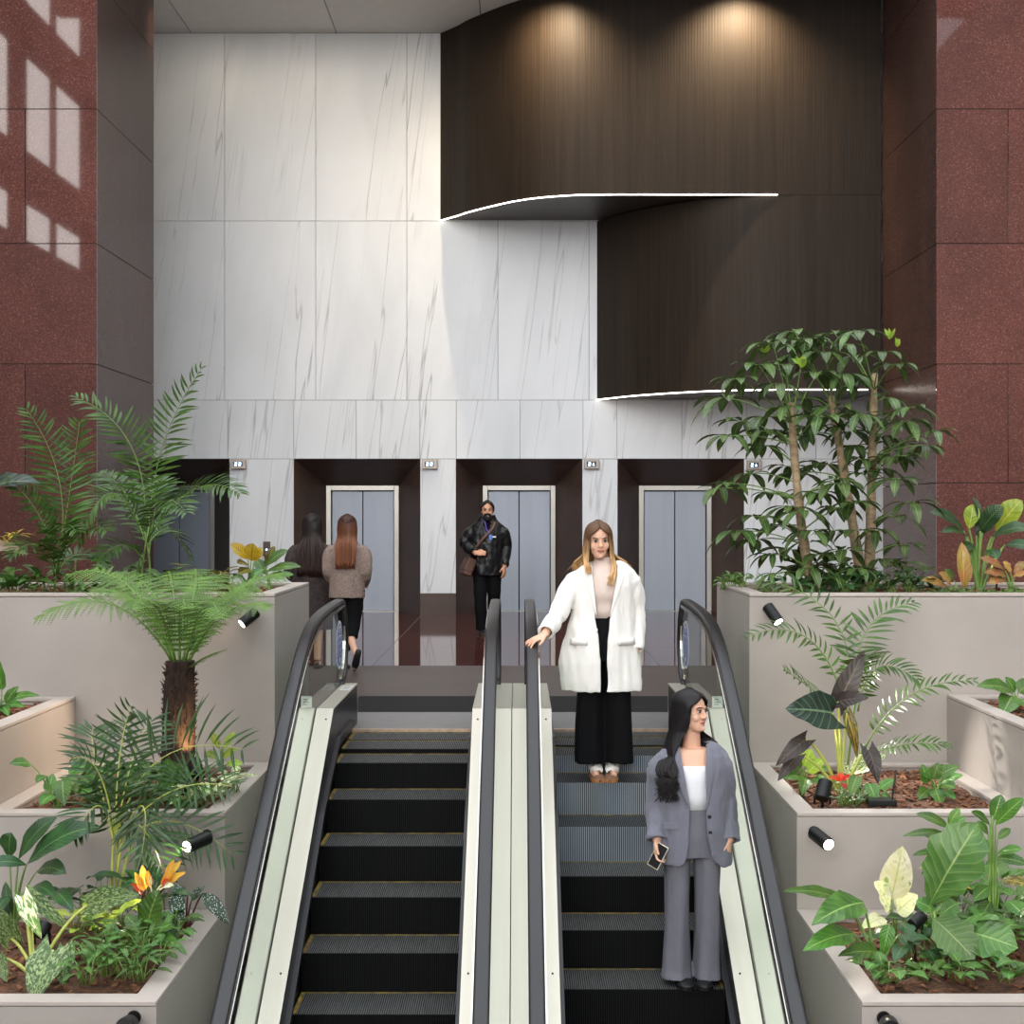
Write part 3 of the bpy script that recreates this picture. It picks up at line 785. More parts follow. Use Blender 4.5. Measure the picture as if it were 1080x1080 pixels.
# ------------------------------------------------------------------ plants
G = S
LM = {
 'palm':    m_leaf('palm_leaflet', G(70, 106, 40), G(42, 74, 30), G(110, 140, 60), nv=0, vw=0.01, vamt=0, rough=0.35),
 'palm_dk': m_leaf('areca_leaflet', G(56, 90, 46), G(34, 62, 34), G(86, 120, 62), nv=0, vw=0.01, vamt=0, rough=0.32),
 'fern':    m_leaf('fern_pinnule', G(94, 134, 56), G(58, 98, 40), G(140, 160, 90), nv=0, vw=0.01, vamt=0, rough=0.55),
 'umbrella':m_leaf('umbrella_tree_leaf', G(88, 112, 66), G(52, 78, 44), G(130, 150, 104), nv=8, rough=0.26),
 'philo':   m_leaf('green_philodendron_leaf', G(84, 128, 54), G(56, 98, 42), G(140, 172, 100), nv=8, rough=0.33),
 'bigleaf': m_leaf('large_green_leaf', G(92, 136, 70), G(68, 112, 54), G(150, 178, 116), nv=9, rough=0.36, vw=0.2, vamt=.35, midw=.05),
 'lily':    m_leaf('dark_lily_leaf', G(52, 88, 50), G(32, 62, 38), G(88, 122, 74), nv=12, rough=0.3),
 'mottled': m_leaf('mottled_elephant_ear_leaf', G(78, 110, 66), G(58, 90, 52), G(136, 162, 106), nv=7, blotch=G(158, 180, 120), bl=(0.5, 0.58), bscale=16, rough=0.42),
 'vari':    m_leaf('cream_variegated_leaf', G(112, 150, 70), G(80, 124, 56), G(216, 220, 170), nv=7, blotch=G(232, 230, 190), bl=(0.46, 0.54), bscale=6, rough=0.4),
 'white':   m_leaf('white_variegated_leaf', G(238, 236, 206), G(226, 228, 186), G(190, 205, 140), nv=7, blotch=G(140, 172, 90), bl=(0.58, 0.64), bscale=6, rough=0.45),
 'dark_ear':m_leaf('dark_elephant_ear_leaf', G(46, 66, 60), G(32, 48, 44), G(110, 136, 116), nv=7, rough=0.3, trans=0.12, vw=0.16, vamt=.5),
 'bronze':  m_leaf('bronze_elephant_ear_leaf', G(58, 47, 39), G(38, 32, 28), G(92, 76, 58), nv=7, rough=0.4, trans=0.1, vw=0.16),
 'croton':  m_leaf('croton_leaf', G(84, 96, 44), G(74, 62, 36), G(206, 176, 60), nv=9, blotch=G(150, 128, 46), bl=(0.5, 0.62), bscale=7, rough=0.3),
 'croton_y':m_leaf('yellow_croton_leaf', G(226, 200, 50), G(206, 176, 44), G(92, 104, 40), nv=10, vw=0.5, vamt=0.8, rough=0.3),
 'croton_o':m_leaf('orange_croton_leaf', G(176, 98, 60), G(150, 122, 54), G(206, 160, 96), nv=9, blotch=G(146, 150, 70), bl=(0.5, 0.62), bscale=5, rough=0.35),
 'dots':    m_leaf('polka_dot_begonia_leaf', G(42, 68, 48), G(30, 52, 38), G(60, 84, 60), nv=0, vw=0.01, vamt=0, spots=G(222, 228, 222), rough=0.35, trans=0.1),
 'silver':  m_leaf('silver_foliage', G(128, 148, 130), G(92, 114, 98), G(170, 184, 166), nv=6, rough=0.5),
 'ground':  m_leaf('ground_cover_leaf', G(84, 126, 58), G(54, 94, 44), G(130, 160, 90), nv=5, rough=0.4),
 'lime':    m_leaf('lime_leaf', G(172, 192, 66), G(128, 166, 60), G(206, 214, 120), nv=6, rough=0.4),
 'flower_y':m_leaf('yellow_bract', G(250, 206, 70), G(240, 160, 50), G(255, 230, 150), nv=4, rough=0.45, trans=0.35),
 'flower_r':m_leaf('red_bract', G(206, 66, 36), G(170, 44, 30), G(230, 120, 70), nv=4, rough=0.45),
 'pale':    m_leaf('pale_dry_leaf', G(196, 176, 146), G(168, 146, 116), G(214, 198, 170), nv=6, rough=0.6),
}
MT['stem_g'] = mat('green_stem', S(112, 146, 66), 0.45, var=0.25, vscale=12)
MT['stem_y'] = mat('yellow_green_stem', S(182, 190, 92), 0.45, var=0.2, vscale=12)
MT['stem_r'] = mat('dark_red_stem', S(84, 40, 34), 0.5, var=0.25, vscale=12)
MT['bark'] = mat('pale_bark', S(172, 150, 118), 0.8, col2=S(128, 106, 80), vscale=16, stretch=(1, 1, 2), bump=0.5, bscale=50)
MT['fern_trunk'] = mat('fibrous_trunk', S(58, 38, 29), 0.95, col2=S(26, 17, 13), vscale=40, stretch=(1, 1, 0.4), bump=1.0, bscale=60)
R0 = random.Random(11)
def rr(a, b): return R0.uniform(a, b)
def bez(a, b, c, n):
    a, b, c = V(a), V(b), V(c); b = 2 * b - (a + c) / 2     # the curve passes through b
    return [a * (1-t)**2 + b * 2*t*(1-t) + c * t*t for t in [i / n for i in range(n + 1)]]

def wprof(shape, t):
    if shape == 'strap': return min(1, t * 5) ** 0.7 * min(1, (1 - t) * 3.2) ** 0.8
    if shape == 'lance': return (math.sin(PI * min(1, t) ** 0.8) ** 0.85)
    if shape == 'heart': return (0.62 + 0.38 * math.sin(PI * min(1, t / 0.5) * 0.5)) * (1 - max(0, t - 0.25) / 0.75) ** 0.75 if t < 1 else 0
    if shape == 'ovate': return math.sin(PI * t ** 0.62) ** 0.8
    if shape == 'obov': return math.sin(PI * t ** 1.18) ** 0.72
    return math.sin(PI * t) ** 0.8
def leaf(mb, base, tip, W, shape='ellip', up=(0, -0.45, 0.9), arch=0.12, fold=0.2, wave=0.0, nl=8, nw=4, mi=0, rnd=None, droop_tip=0.0, lobes=0):
    base, tip, up = V(base), V(tip), V(up).normalized()
    L = (tip - base).length
    if L < 1e-5: return
    path = bez(base, (base + tip) / 2 + up * arch * L, tip - V((0, 0, droop_tip * L)), nl)
    rnd = R0.random() if rnd is None else rnd
    vs, uv = [], []
    for i, p in enumerate(path):
        d = (path[min(i+1, nl)] - path[max(i-1, 0)]).normalized()
        side = d.cross(up); side = side.normalized() if side.length > 1e-5 else V((1, 0, 0))
        nrm = side.cross(d)
        t = i / nl; w = W / 2 * max(0.012, wprof(shape, t))
        if lobes: w *= 1 + 0.13 * math.sin(t * PI * 2 * lobes)
        for j in range(nw + 1):
            s = -1 + 2 * j / nw
            back = (W * 0.42 * max(0, 1 - t * 3.2) ** 2 * abs(s) ** 1.5) if shape == 'heart' else 0
            q = p + side * s * w * math.cos(fold) + nrm * (abs(s) * w * math.sin(fold)) - d * back
            if wave: q += nrm * (wave * W * math.sin(t * 17 + s * 2.2 + rnd * 20) * abs(s))
            vs.append(q); uv.append((t, 0.5 + 0.5 * s))
    fs = [(i*(nw+1)+j, i*(nw+1)+j+1, (i+1)*(nw+1)+j+1, (i+1)*(nw+1)+j) for i in range(nl) for j in range(nw)]
    mb.add(vs, fs, mi, uv, rnd)

def frond_mesh(mb, path, n, ll, lw, sweep=0.6, droop=0.25, t0=0.14, rad=0.006, up=(0, 0, 1), fern=False, vee=0.35):
    """rachis (material 1) with a row of leaflets (material 0) down each side"""
    m = len(path) - 1
    mb.tube(path, [rad * (1 - 0.75 * i / m) for i in range(m + 1)], 6, 1)
    up = V(up)
    for k in range(n):
        t = t0 + (1 - t0) * k / (n - 1); f = t * m; i = min(int(f), m - 1); p = path[i].lerp(path[i+1], f - i)
        d = (path[i+1] - path[i]).normalized()
        side = d.cross(up); side = side.normalized() if side.length > 1e-3 else V((1, 0, 0))
        nrm = side.cross(d)
        q_ = (t - t0) / (1 - t0)
        L = ll * (math.sin(PI * (0.16 + 0.8 * q_ ** 0.9)) ** 0.55 if not fern else math.sin(PI * (0.06 + 0.88 * q_ ** 1.05)) ** 0.75) * rr(0.9, 1.08)
        sw = sweep + 0.5 * max(0, t - 0.55)
        for s in (-1, 1):
            sj = sw + rr(-.13, .13); dr = (side * s * math.cos(sj) + d * math.sin(sj) + nrm * vee * rr(0.3, 1.4)).normalized()
            tip = p + dr * L - V((0, 0, droop * L * rr(0.7, 1.3)))
            if fern:
                pin(mb, p, tip, lw, nrm)
            else:
                leaf(mb, p, tip, lw * rr(0.85, 1.1), 'lance', nrm, 0.07, 0.25, nl=4, nw=2, rnd=min(1, max(0, 0.5 + rr(-0.35, 0.35))))
def pin(mb, a, b, w, nrm):
    """one fern pinna: a midline with small pinnules down both sides"""
    d = b - a; L = d.length; d.normalize(); side = d.cross(nrm).normalized(); n = max(5, int(L / 0.016)); rn = rr(0.25, 0.75)
    for k in range(n):
        t = (k + 0.5) / n; p = a + d * L * t - V((0, 0, 0.12 * L * t * t)); wl = w * (1 - t) ** 0.7 * (0.5 + min(0.5, t * 4)); h = L / n * 0.46
        for s in (-1, 1):
            q = p + side * s * wl + d * wl * 0.35
            mb.add([p - d * h, p + d * h, q + d * h * 0.45, q - d * h * 0.45], [(0, 1, 2, 3)], 0, [(0, .3), (0, .7), (1, .7), (1, .3)], rn)

def palm(name, label, Yb, root, fronds, ll, lw, mat_, n=24, stem=None, rachis='stem_g', sweep=0.55, droop=0.25, rad=0.006, cat='palm', vee=0.3):
    """fronds: (base, mid, tip) pixels, each with a depth offset from Yb"""
    r0 = at(root[0], root[1], Yb)
    t_ = thing(name, label, cat, r0)
    for q in (stem or []):
        m = MB(); pth = [at(a, b, Yb + c) for a, b, c in q]
        pth = bez(pth[0], pth[1], pth[2], 8); m.tube(pth, [0.011 - 0.005 * i / 8 for i in range(9)], 8)
        build('stem', m, MT[rachis], t_, smooth=True)
    for fr in fronds:
        b, c, d = fr[:3]; k = fr[3] if len(fr) > 3 else 1.0
        m = MB(); pth = bez(at(b[0], b[1], Yb + b[2]), at(c[0], c[1], Yb + c[2]), at(d[0], d[1], Yb + d[2]), 14)
        upv = fr[4] if len(fr) > 4 else (0, -0.5, 1)
        frond_mesh(m, pth, int(n * (0.7 + 0.3 * k)), ll * k, lw, sweep, droop, rad=rad, up=upv, vee=vee)
        build('frond', m, [mat_, MT[rachis]], t_, smooth=True, fixn=False)
    return t_

def leafy(name, label, Yb, root, leaves, mat_, shape='ovate', stem='stem_g', cat='plant', srad=0.006, arch=0.1, fold=0.18, wave=0.03, split=True, lobes=0, up=(0, -0.7, 0.7), own=True):
    """leaves: (base px, base py, tip px, tip py, width in px, depth of base, depth of tip[, material])"""
    r0 = at(root[0], root[1], Yb); t_ = thing(name, label, cat, r0)
    for q in leaves:
        bx, by, tx, ty, w, db, dt = q[:7]
        mm = LM[q[7]] if len(q) > 7 else mat_
        upv = q[8] if len(q) > 8 else up
        B, T = at(bx, by, Yb + db), at(tx, ty, Yb + dt); W = w * (Yb + db) / F
        m = MB(); leaf(m, B, T, W, shape, upv, arch, fold, wave, 10, 6, lobes=lobes)
        lf = build('leaf', m, mm, t_, smooth=True, fixn=False)
        if mm is not mat_: lf['label'] = mm.name.replace('_', ' ')
        m = MB(); st = r0 + V((rr(-.015, .015), rr(-.015, .015), 0)); mid = st.lerp(B, 0.5) + V((0, 0, 0.12 * (B - st).length))
        pth = bez(st, mid, B, 8); m.tube(pth, [srad * (1.15 - 0.5 * i / 8) for i in range(9)], 6)
        build('leaf_stalk', m, MT[stem], t_, smooth=True)
    return t_

def clump(name, label, spots, n, L, W, shape, mat_, height=0.1, stem='stem_g', cat='plant', spread=0.1, seed=1, flat=0.5, arch=0.12, fold=0.2, wave=0.02):
    """spots: (px, py, Y) places on the soil that the leaves spring from"""
    rs = random.Random(seed); c0 = at(*spots[len(spots) // 2]); t_ = thing(name, label, cat, c0)
    for sp in spots:
        lm, sm = MB(), MB()
        r0 = at(*sp)
        for k in range(n):
            az = 2 * PI * (k + rs.random()) / n; el = rs.uniform(0.25, 1.2)
            d = V((math.cos(az) * math.cos(el), math.sin(az) * math.cos(el), math.sin(el)))
            s0 = r0 + V((rs.uniform(-1, 1), rs.uniform(-1, 1), 0)) * spread * 0.5
            b = s0 + V((d.x * spread, d.y * spread, height * rs.uniform(0.35, 1.0)))
            o = V((d.x, d.y, 0)).normalized()
            l = L * rs.uniform(0.7, 1.15)
            tip = b + o * l * rs.uniform(0.6, 1) + V((0, 0, l * rs.uniform(-0.35, 0.5)))
            leaf(lm, b, tip, W * rs.uniform(0.8, 1.15), shape, (o.x * -0.3, o.y * -0.3 - 0.2, 1), arch, fold, wave, 6, 4, rnd=rs.random())
            sm.tube(bez(s0, s0.lerp(b, 0.5) + V((0, 0, 0.02)), b, 4), 0.0028, 5)
        build('foliage', lm, mat_, t_, smooth=True, fixn=False)
        build('leaf_stalks', sm, MT[stem], t_, smooth=True)
    return t_

# ---- top planter, left
Y = 11.55
palm('palm', 'tall feathery palm rising beside the leftmost elevator', Y, (152, 634), [
    ((157, 560, 0), (172, 470, .1), (212, 390, .1), 1.0), ((153, 560, 0), (138, 470, -.1), (82, 420, -.1), 0.85),
    ((158, 565, 0), (205, 516, -.2), (252, 520, -.4), 0.8), ((150, 565, 0), (118, 520, -.2), (84, 568, -.3), 0.75),
    ((156, 570, 0), (172, 530, -.3), (196, 540, -.6), 0.8), ((152, 570, 0), (132, 520, .3), (106, 500, .5), 0.7),
    ((156, 575, 0), (178, 560, .2), (200, 590, .4), 0.6), ((150, 590, 0), (130, 575, -.2), (104, 590, -.4), 0.6), ((157, 585, 0), (163, 540, .3), (170, 505, .6), 0.8)],
    0.32, 0.024, LM['palm'], n=27, stem=[[(150, 634, 0), (150, 600, 0), (157, 556, 0)], [(154, 634, 0.02), (158, 600, 0.02), (152, 560, 0.03)], [(148, 634, 0.03), (144, 610, 0.03), (150, 585, 0.03)]])
palm('palm', 'shorter feathery palm in front of the left granite pier', Y, (59, 632), [
    ((60, 600, 0), (63, 510, 0), (28, 432, 0), 1.0), ((61, 600, 0), (74, 515, .15), (84, 445, .2), 0.95),
    ((58, 600, 0), (42, 545, -.2), (10, 508, -.3), 0.8), ((61, 605, 0), (84, 560, -.2), (112, 560, -.4), 0.8),
    ((60, 605, 0), (82, 585, .2), (112, 596, .3), 0.7), ((58, 608, 0), (40, 575, -.3), (12, 586, -.5), 0.7), ((60, 606, 0), (66, 560, -.4), (80, 560, -.7), 0.8)],
    0.30, 0.022, LM['palm'], n=27, stem=[[(58, 634, 0), (58, 612, 0), (60, 585, 0)], [(74, 634, 0.05), (78, 612, 0.04), (80, 590, 0.05)]])
leafy('elephant_ear', 'dark broad elephant ear leaf reaching in at the left edge above yellow leaves', 11.3, (-30, 632), [(-22, 520, 44, 510, 44, 0, -.1), (-20, 580, 30, 585, 26, 0.2, .1, 'pale')], LM['dark_ear'], 'heart', up=(0, -0.5, 0.85))
clump('croton', 'narrow yellow-leaved shrub at the left edge of the top planter', [(6, 575, 11.5), (16, 568, 11.5)], 9, 0.13, 0.022, 'lance', LM['croton_y'], 0.04, spread=0.03, seed=3)
clump('pothos', 'low mound of glossy green pothos at the left edge of the top planter', [(0, 631, 11.2), (16, 631, 11.3), (32, 630, 11.3), (8, 622, 11.4)], 9, 0.13, 0.10, 'heart', LM['philo'], 0.15, spread=0.07, seed=5)
clump('arum_leaves', 'young strappy shoots at the foot of the shorter palm', [(92, 631, 11.4), (108, 631, 11.5), (80, 631, 11.4)], 9, 0.2, 0.05, 'lance', LM['philo'], 0.1, spread=0.06, seed=6)
clump('croton', 'olive and bronze croton on the rim in front of the leftmost elevator', [(222, 622, 11.6), (232, 622, 11.7), (212, 624, 11.6)], 7, 0.2, 0.075, 'ellip', LM['croton'], 0.13, spread=0.06, seed=7)
leafy('croton', 'yellow-veined croton below the dark call plate', 11.8, (264, 624), [(262, 590, 243, 574, 15, 0, -.05), (265, 592, 267, 573, 18, 0, -.05), (268, 592, 276, 578, 14, 0, 0), (262, 596, 250, 594, 13, 0, -.1, 'croton'), (264, 600, 252, 606, 13, 0, -.1, 'croton')], LM['croton_y'], 'ellip')
leafy('croton', 'broad-leaved green croton at the corner of the left top planter', 11.9, (285, 624), [(279, 598, 304, 580, 13, 0, 0), (281, 603, 318, 598, 12, 0, -.1), (278, 600, 262, 612, 12, 0, -.1), (284, 606, 300, 612, 12, 0, -.15), (280, 598, 290, 576, 11, .1, .1, 'croton'), (284, 610, 310, 606, 11, 0, .1), (280, 606, 270, 590, 13, .1, .15)], LM['philo'], 'ellip')
clump('ground_cover', 'low green ground cover along the rim behind the tree fern', [(140, 628, 11.2), (160, 628, 11.3), (180, 627, 11.3), (200, 626, 11.4), (240, 624, 11.6), (262, 622, 11.8)], 10, 0.11, 0.045, 'ellip', LM['ground'], 0.12, spread=0.06, seed=9)
clump('lime_plant', 'small lime-yellow leaved plant between the palm and the croton', [(196, 618, 11.5), (188, 620, 11.5)], 8, 0.11, 0.06, 'ovate', LM['lime'], 0.1, spread=0.04, seed=10)

# ---- tree fern in the middle planter, left
Y = 9.8
r0 = at(187, 838, Y)
tf = thing('tree_fern', 'tree fern with a shaggy brown trunk and a wide crown of lacy fronds', 'tree fern', r0)
m = MB(); top = at(190, 697, Y); rs = []
for i in range(25):
    t = i / 24; c0 = r0.lerp(top, t); R_ = 0.107 - 0.02 * abs(t - 0.35) - 0.02 * max(0, t - 0.7) + 0.02 * max(0, t - .93) * 8 * .3
    rs.append([c0 + V((math.cos(a), math.sin(a), 0)) * R_ * (1 + 0.10 * mnoise.noise(V((math.cos(a) * 4, math.sin(a) * 4, t * 14)))) for a in [2 * PI * j / 36 for j in range(36)]])
m.rings(rs)
for k in range(420):
    t = rr(0.02, 0.98); a = rr(0, 2 * PI); c0 = r0.lerp(top, t); o = V((math.cos(a), math.sin(a), 0))
    p = c0 + o * 0.095; q = p + o * rr(0.012, 0.03) + V((0, 0, rr(-0.02, 0.045)))
    m.tube([p, q], [0.006, 0.0015], 4)
build('trunk', m, MT['fern_trunk'], tf)
TF = [((183, 701, 0), (120, 638, -.35), (40, 652, -.5), 1.0), ((184, 701, 0), (135, 618, .1), (72, 606, .2), 1.0), ((186, 701, 0), (160, 625, .4), (118, 604, .8), 0.95),
      ((189, 701, 0), (182, 620, .5), (176, 604, 1.0), 0.95), ((194, 701, 0), (215, 625, .4), (240, 606, .8), 1.0), ((197, 701, 0), (240, 632, .1), (300, 606, .2), 1.0),
      ((198, 702, 0), (235, 648, -.4), (282, 640, -.6), 1.0), ((190, 702, 0), (190, 640, -.5), (196, 640, -1.0), 0.95), ((186, 702, 0), (165, 640, -.45), (140, 640, -.8), 0.9),
      ((199, 706, 0), (215, 694, -.15), (236, 686, -.3), 0.55), ((195, 701, 0), (214, 640, -.5), (232, 650, -.9), 0.9), ((192, 701, 0), (205, 622, .2), (205, 600, .6), 0.9),
      ((185, 701, 0), (150, 640, -.1), (98, 622, -.2), 0.9), ((197, 701, 0), (232, 640, .2), (268, 620, .5), 0.9)]
for b, c, d, k in TF:
    m = MB(); pth = bez(at(b[0], b[1], Y + b[2]), at(c[0], c[1], Y + c[2]), at(d[0], d[1], Y + d[2]), 16)
    frond_mesh(m, pth, 27, 0.20 * k, 0.019, 0.35, 0.2, t0=0.1, rad=0.008, up=(0, -0.35, 1), fern=True, vee=0.12)
    build('frond', m, [LM['fern'], MT['stem_g']], tf, smooth=True, fixn=False)

# ---- areca palm from the lowest planter, left
palm('areca_palm', 'areca palm with yellow-green canes fanning in front of the tree fern', 8.7, (121, 975), [
    ((122, 880, 0), (126, 800, .1), (138, 746, .1), 0.75), ((120, 880, 0), (104, 815, -.1), (78, 800, -.2), 0.6), ((124, 880, 0), (170, 800, .2), (255, 790, .1), 1.25, (0, -0.8, 0.6)),
    ((126, 885, 0), (180, 835, -.1), (245, 830, -.2), 0.9), ((124, 900, 0), (176, 866, .12), (244, 900, .18), 0.8, (0, -0.8, 0.6)), ((124, 890, 0), (150, 850, -.2), (150, 900, -.3), 0.8),
    ((120, 890, 0), (105, 850, -.1), (80, 880, -.2), 0.7), ((118, 880, 0), (100, 800, .2), (98, 770, .3), 0.7), ((123, 880, 0), (140, 800, .2), (160, 760, .4), 0.9), ((123, 895, 0), (146, 870, -.1), (172, 920, -.1), 0.85)],
    0.35, 0.020, LM['palm_dk'], n=17, stem=[[(119, 975, 0), (118, 920, 0), (122, 860, 0)], [(121, 975, .02), (124, 920, .02), (132, 870, 0)], [(120, 975, .03), (124, 900, .05), (121, 850, .05)], [(123, 975, -.02), (130, 920, -.02), (145, 880, -.02)]], rachis='stem_y', sweep=0.5, droop=0.2)

# ---- the rest of the middle planter, left
Y = 9.5
leafy('philodendron', 'green philodendron trailing a long stalk at the corner of the left middle planter', 9.25, (60, 856), [(32, 806, 10, 806, 15, 0, -.1), (48, 818, 38, 826, 12, 0, -.1), (66, 822, 68, 850, 20, -.05, -.15), (56, 838, 42, 850, 16, 0, -.1), (74, 815, 98, 806, 18, 0, 0), (84, 824, 104, 822, 16, 0, -.1), (80, 832, 100, 838, 15, 0, -.15), (52, 836, 56, 816, 14, 0, .1)], LM['philo'], 'ovate')
clump('vine', 'cream-flecked vine spilling over the rim in front of the tree fern', [(222, 846, 9.3), (236, 842, 9.4), (208, 850, 9.25), (196, 852, 9.2), (246, 836, 9.6)], 12, 0.10, 0.055, 'ovate', LM['vari'], 0.12, spread=0.07, seed=12)
leafy('birds_nest_fern', 'broad upright green leaf at the foot of the tree fern trunk', 9.4, (190, 852), [(186, 838, 176, 800, 26, 0, -.1), (192, 842, 208, 852, 20, 0, -.2), (184, 842, 166, 836, 18, 0, -.1), (194, 842, 214, 830, 18, 0, -.1), (188, 846, 192, 868, 18, -.05, -.2)], LM['philo'], 'ellip')
leafy('lime_plant', 'yellow-green leaved plant to the right of the tree fern trunk', 10.1, (236, 826), [(232, 790, 222, 772, 9, 0, 0, 'lime'), (236, 790, 248, 772, 9, 0, 0, 'lime'), (234, 800, 250, 790, 10, 0, 0), (230, 800, 216, 794, 10, 0, 0), (238, 806, 256, 806, 10, 0, 0)], LM['lime'], 'ellip')
clump('ground_cover', 'mixed green ground cover beneath the areca fronds in the middle planter', [(110, 848, 9.5), (130, 850, 9.4), (150, 846, 9.4), (140, 835, 9.8), (165, 842, 9.7)], 10, 0.14, 0.08, 'ovate', LM['ground'], 0.2, spread=0.08, seed=13)

# ---- side planter, left
leafy('philodendron', 'green leafy plant in the side planter at the left edge', 10.2, (2, 752), [(2, 728, -2, 694, 14, 0, -.1), (10, 738, 42, 734, 12, 0, -.1), (6, 742, 20, 724, 14, 0, 0), (4, 746, 26, 746, 13, 0, -.2), (0, 740, -8, 752, 16, 0, -.2), (2, 744, 10, 756, 12, 0, -.25)], LM['philo'], 'ovate')

# ---- lowest planter, left
leafy('peace_lily', 'dark strappy leaved lily at the left edge above the speckled elephant ears', 8.55, (14, 980), [(28, 912, 106, 872, 30, 0, -.1), (20, 906, 60, 862, 22, 0, 0), (10, 904, 12, 878, 22, .05, 0), (28, 912, -12, 912, 16, -.05, -.15), (40, 918, 70, 922, 22, 0, -.2), (36, 935, 58, 946, 17, 0, -.2), (56, 940, 78, 962, 18, 0, -.3), (10, 945, -6, 970, 16, 0, -.2), (6, 930, 14, 980, 12, .05, 0)], LM['lily'], 'ellip', arch=0.16)
leafy('elephant_ear', 'speckled elephant ear with a yellow-lit leaf and one leaf over the front rim', 7.75, (36, 1030), [(56, 1003, 34, 1058, 46, -.1, -.3), (70, 1002, 66, 1044, 26, .05, -.05), (92, 955, 148, 944, 34, .15, 0), (24, 946, 44, 990, 22, .1, .05, 'vari'), (30, 942, 74, 982, 20, .2, .2), (12, 990, -4, 956, 30, .05, 0), (-2, 1010, 8, 1036, 20, 0, -.1)], LM['mottled'], 'heart', stem='stem_y', srad=0.010, up=(0, -0.85, 0.5))
leafy('birds_nest_fern', 'upright wavy green leaf in front of the glowing croton', 8.1, (158, 1000), [(154, 982, 168, 938, 30, 0, 0), (156, 988, 186, 978, 16, 0, -.2), (150, 985, 132, 965, 18, 0, .05), (160, 988, 192, 1000, 16, -.1, -.25), (146, 984, 124, 990, 15, 0, -.2)], LM['philo'], 'lance', wave=0.05)
leafy('croton', 'red-stemmed croton with glowing yellow and orange leaves under the left spotlight', 8.25, (146, 985), [(152, 940, 142, 920, 8, 0, -.05), (154, 938, 150, 912, 9, 0, 0), (158, 936, 156, 918, 8, 0, -.05), (150, 944, 138, 932, 9, 0, -.1, 'flower_r'), (170, 936, 192, 908, 11, 0, 0), (174, 936, 184, 906, 9, 0, -.05), (168, 938, 178, 928, 10, 0, -.1, 'flower_r'), (176, 934, 196, 920, 9, 0, -.05), (164, 940, 184, 934, 10, 0, -.15, 'white'), (160, 942, 160, 924, 8, 0, -.1, 'white')], LM['flower_y'], 'lance', stem='stem_r', wave=0.06)
leafy('begonia', 'polka dot begonia hanging over the side of the left lowest planter', 8.5, (196, 985), [(184, 942, 192, 976, 18, 0, -.15), (214, 942, 242, 976, 16, 0, -.1), (202, 950, 216, 934, 10, 0, 0), (178, 968, 186, 990, 14, 0, -.15), (198, 945, 178, 934, 12, .05, .05)], LM['dots'], 'lance', stem='stem_r', wave=0.02)
clump('fern', 'low leafy fern filling the front of the left lowest planter', [(96, 1022, 7.75), (112, 1030, 7.65), (130, 1032, 7.6), (146, 1024, 7.7), (120, 1012, 7.9), (152, 1008, 7.85), (104, 1000, 8.1), (136, 1000, 8.0), (90, 1038, 7.55), (150, 1034, 7.6)], 12, 0.13, 0.034, 'lance', LM['ground'], 0.13, spread=0.07, seed=15, wave=0.05)
clump('foliage_plant', 'light green frilly leaves between the elephant ear and the croton', [(84, 985, 8.15), (98, 978, 8.3), (124, 976, 8.3), (112, 984, 8.2)], 8, 0.13, 0.06, 'ellip', LM['lime'], 0.1, spread=0.07, seed=16, wave=0.06)
clump('foliage_plant', 'small serrated green plant by the right rim of the left lowest planter', [(170, 1000, 8.0), (182, 992, 8.1), (168, 1016, 7.8), (186, 980, 8.3)], 8, 0.12, 0.05, 'ellip', LM['ground'], 0.09, spread=0.06, seed=17, wave=0.06)

# ---- umbrella tree, right top planter
Y = 11.75
r0 = at(868, 634, Y)
ut = thing('umbrella_tree', 'umbrella tree with three pale trunks and glossy drooping leaves', 'tree', r0)
TR = [[(862, 634, -.1), (846, 560, -.15), (834, 425, -.1)], [(912, 634, 0), (894, 520, .05), (876, 418, .1)], [(916, 634, .1), (919, 520, .1), (922, 394, .15)]]
TP = []
for q in TR:
    pts = [at(a, b, Y + c) for a, b, c in q]; pth = bez(*pts, 14); TP.append(pth)
    m = MB(); m.tube(pth, [0.046 - 0.018 * i / 14 + 0.004 * math.sin(i * 2.3) for i in range(15)], 10)
    build('trunk', m, MT['bark'], ut, smooth=True)
lm, sm = MB(), MB()
rs_ = random.Random(21)
def umbrella_leaf(hub, frm, size, n=7):
    sm.tube(bez(frm, frm.lerp(hub, 0.55) + V((0, 0, 0.03)), hub, 5), [0.006, .006, .005, .005, .004, .004], 5, 0)
    out = V((hub.x - frm.x, hub.y - frm.y, 0)); out = out.normalized() if out.length > 0.01 else V((1, 0, 0))
    a0 = math.atan2(out.y, out.x)
    for k in range(n):
        a = a0 + (k - (n - 1) / 2) * (2 * PI * 0.82 / n) + rs_.uniform(-.1, .1)
        o = V((math.cos(a), math.sin(a), 0)); l = size * rs_.uniform(0.75, 1.1)
        b = hub + o * 0.035 + V((0, 0, 0.004)); tip = b + o * l * rs_.uniform(0.75, 0.92) + V((0, 0, -l * rs_.uniform(0.05, 0.75)))
        sm.tube([hub, b], 0.0028, 4, 0)
        leaf(lm, b, tip, l * rs_.uniform(0.31, 0.38), 'ellip', (o.x * .4, o.y * .4, 1), 0.13, 0.22, 0.0, 6, 4, rnd=rs_.random())
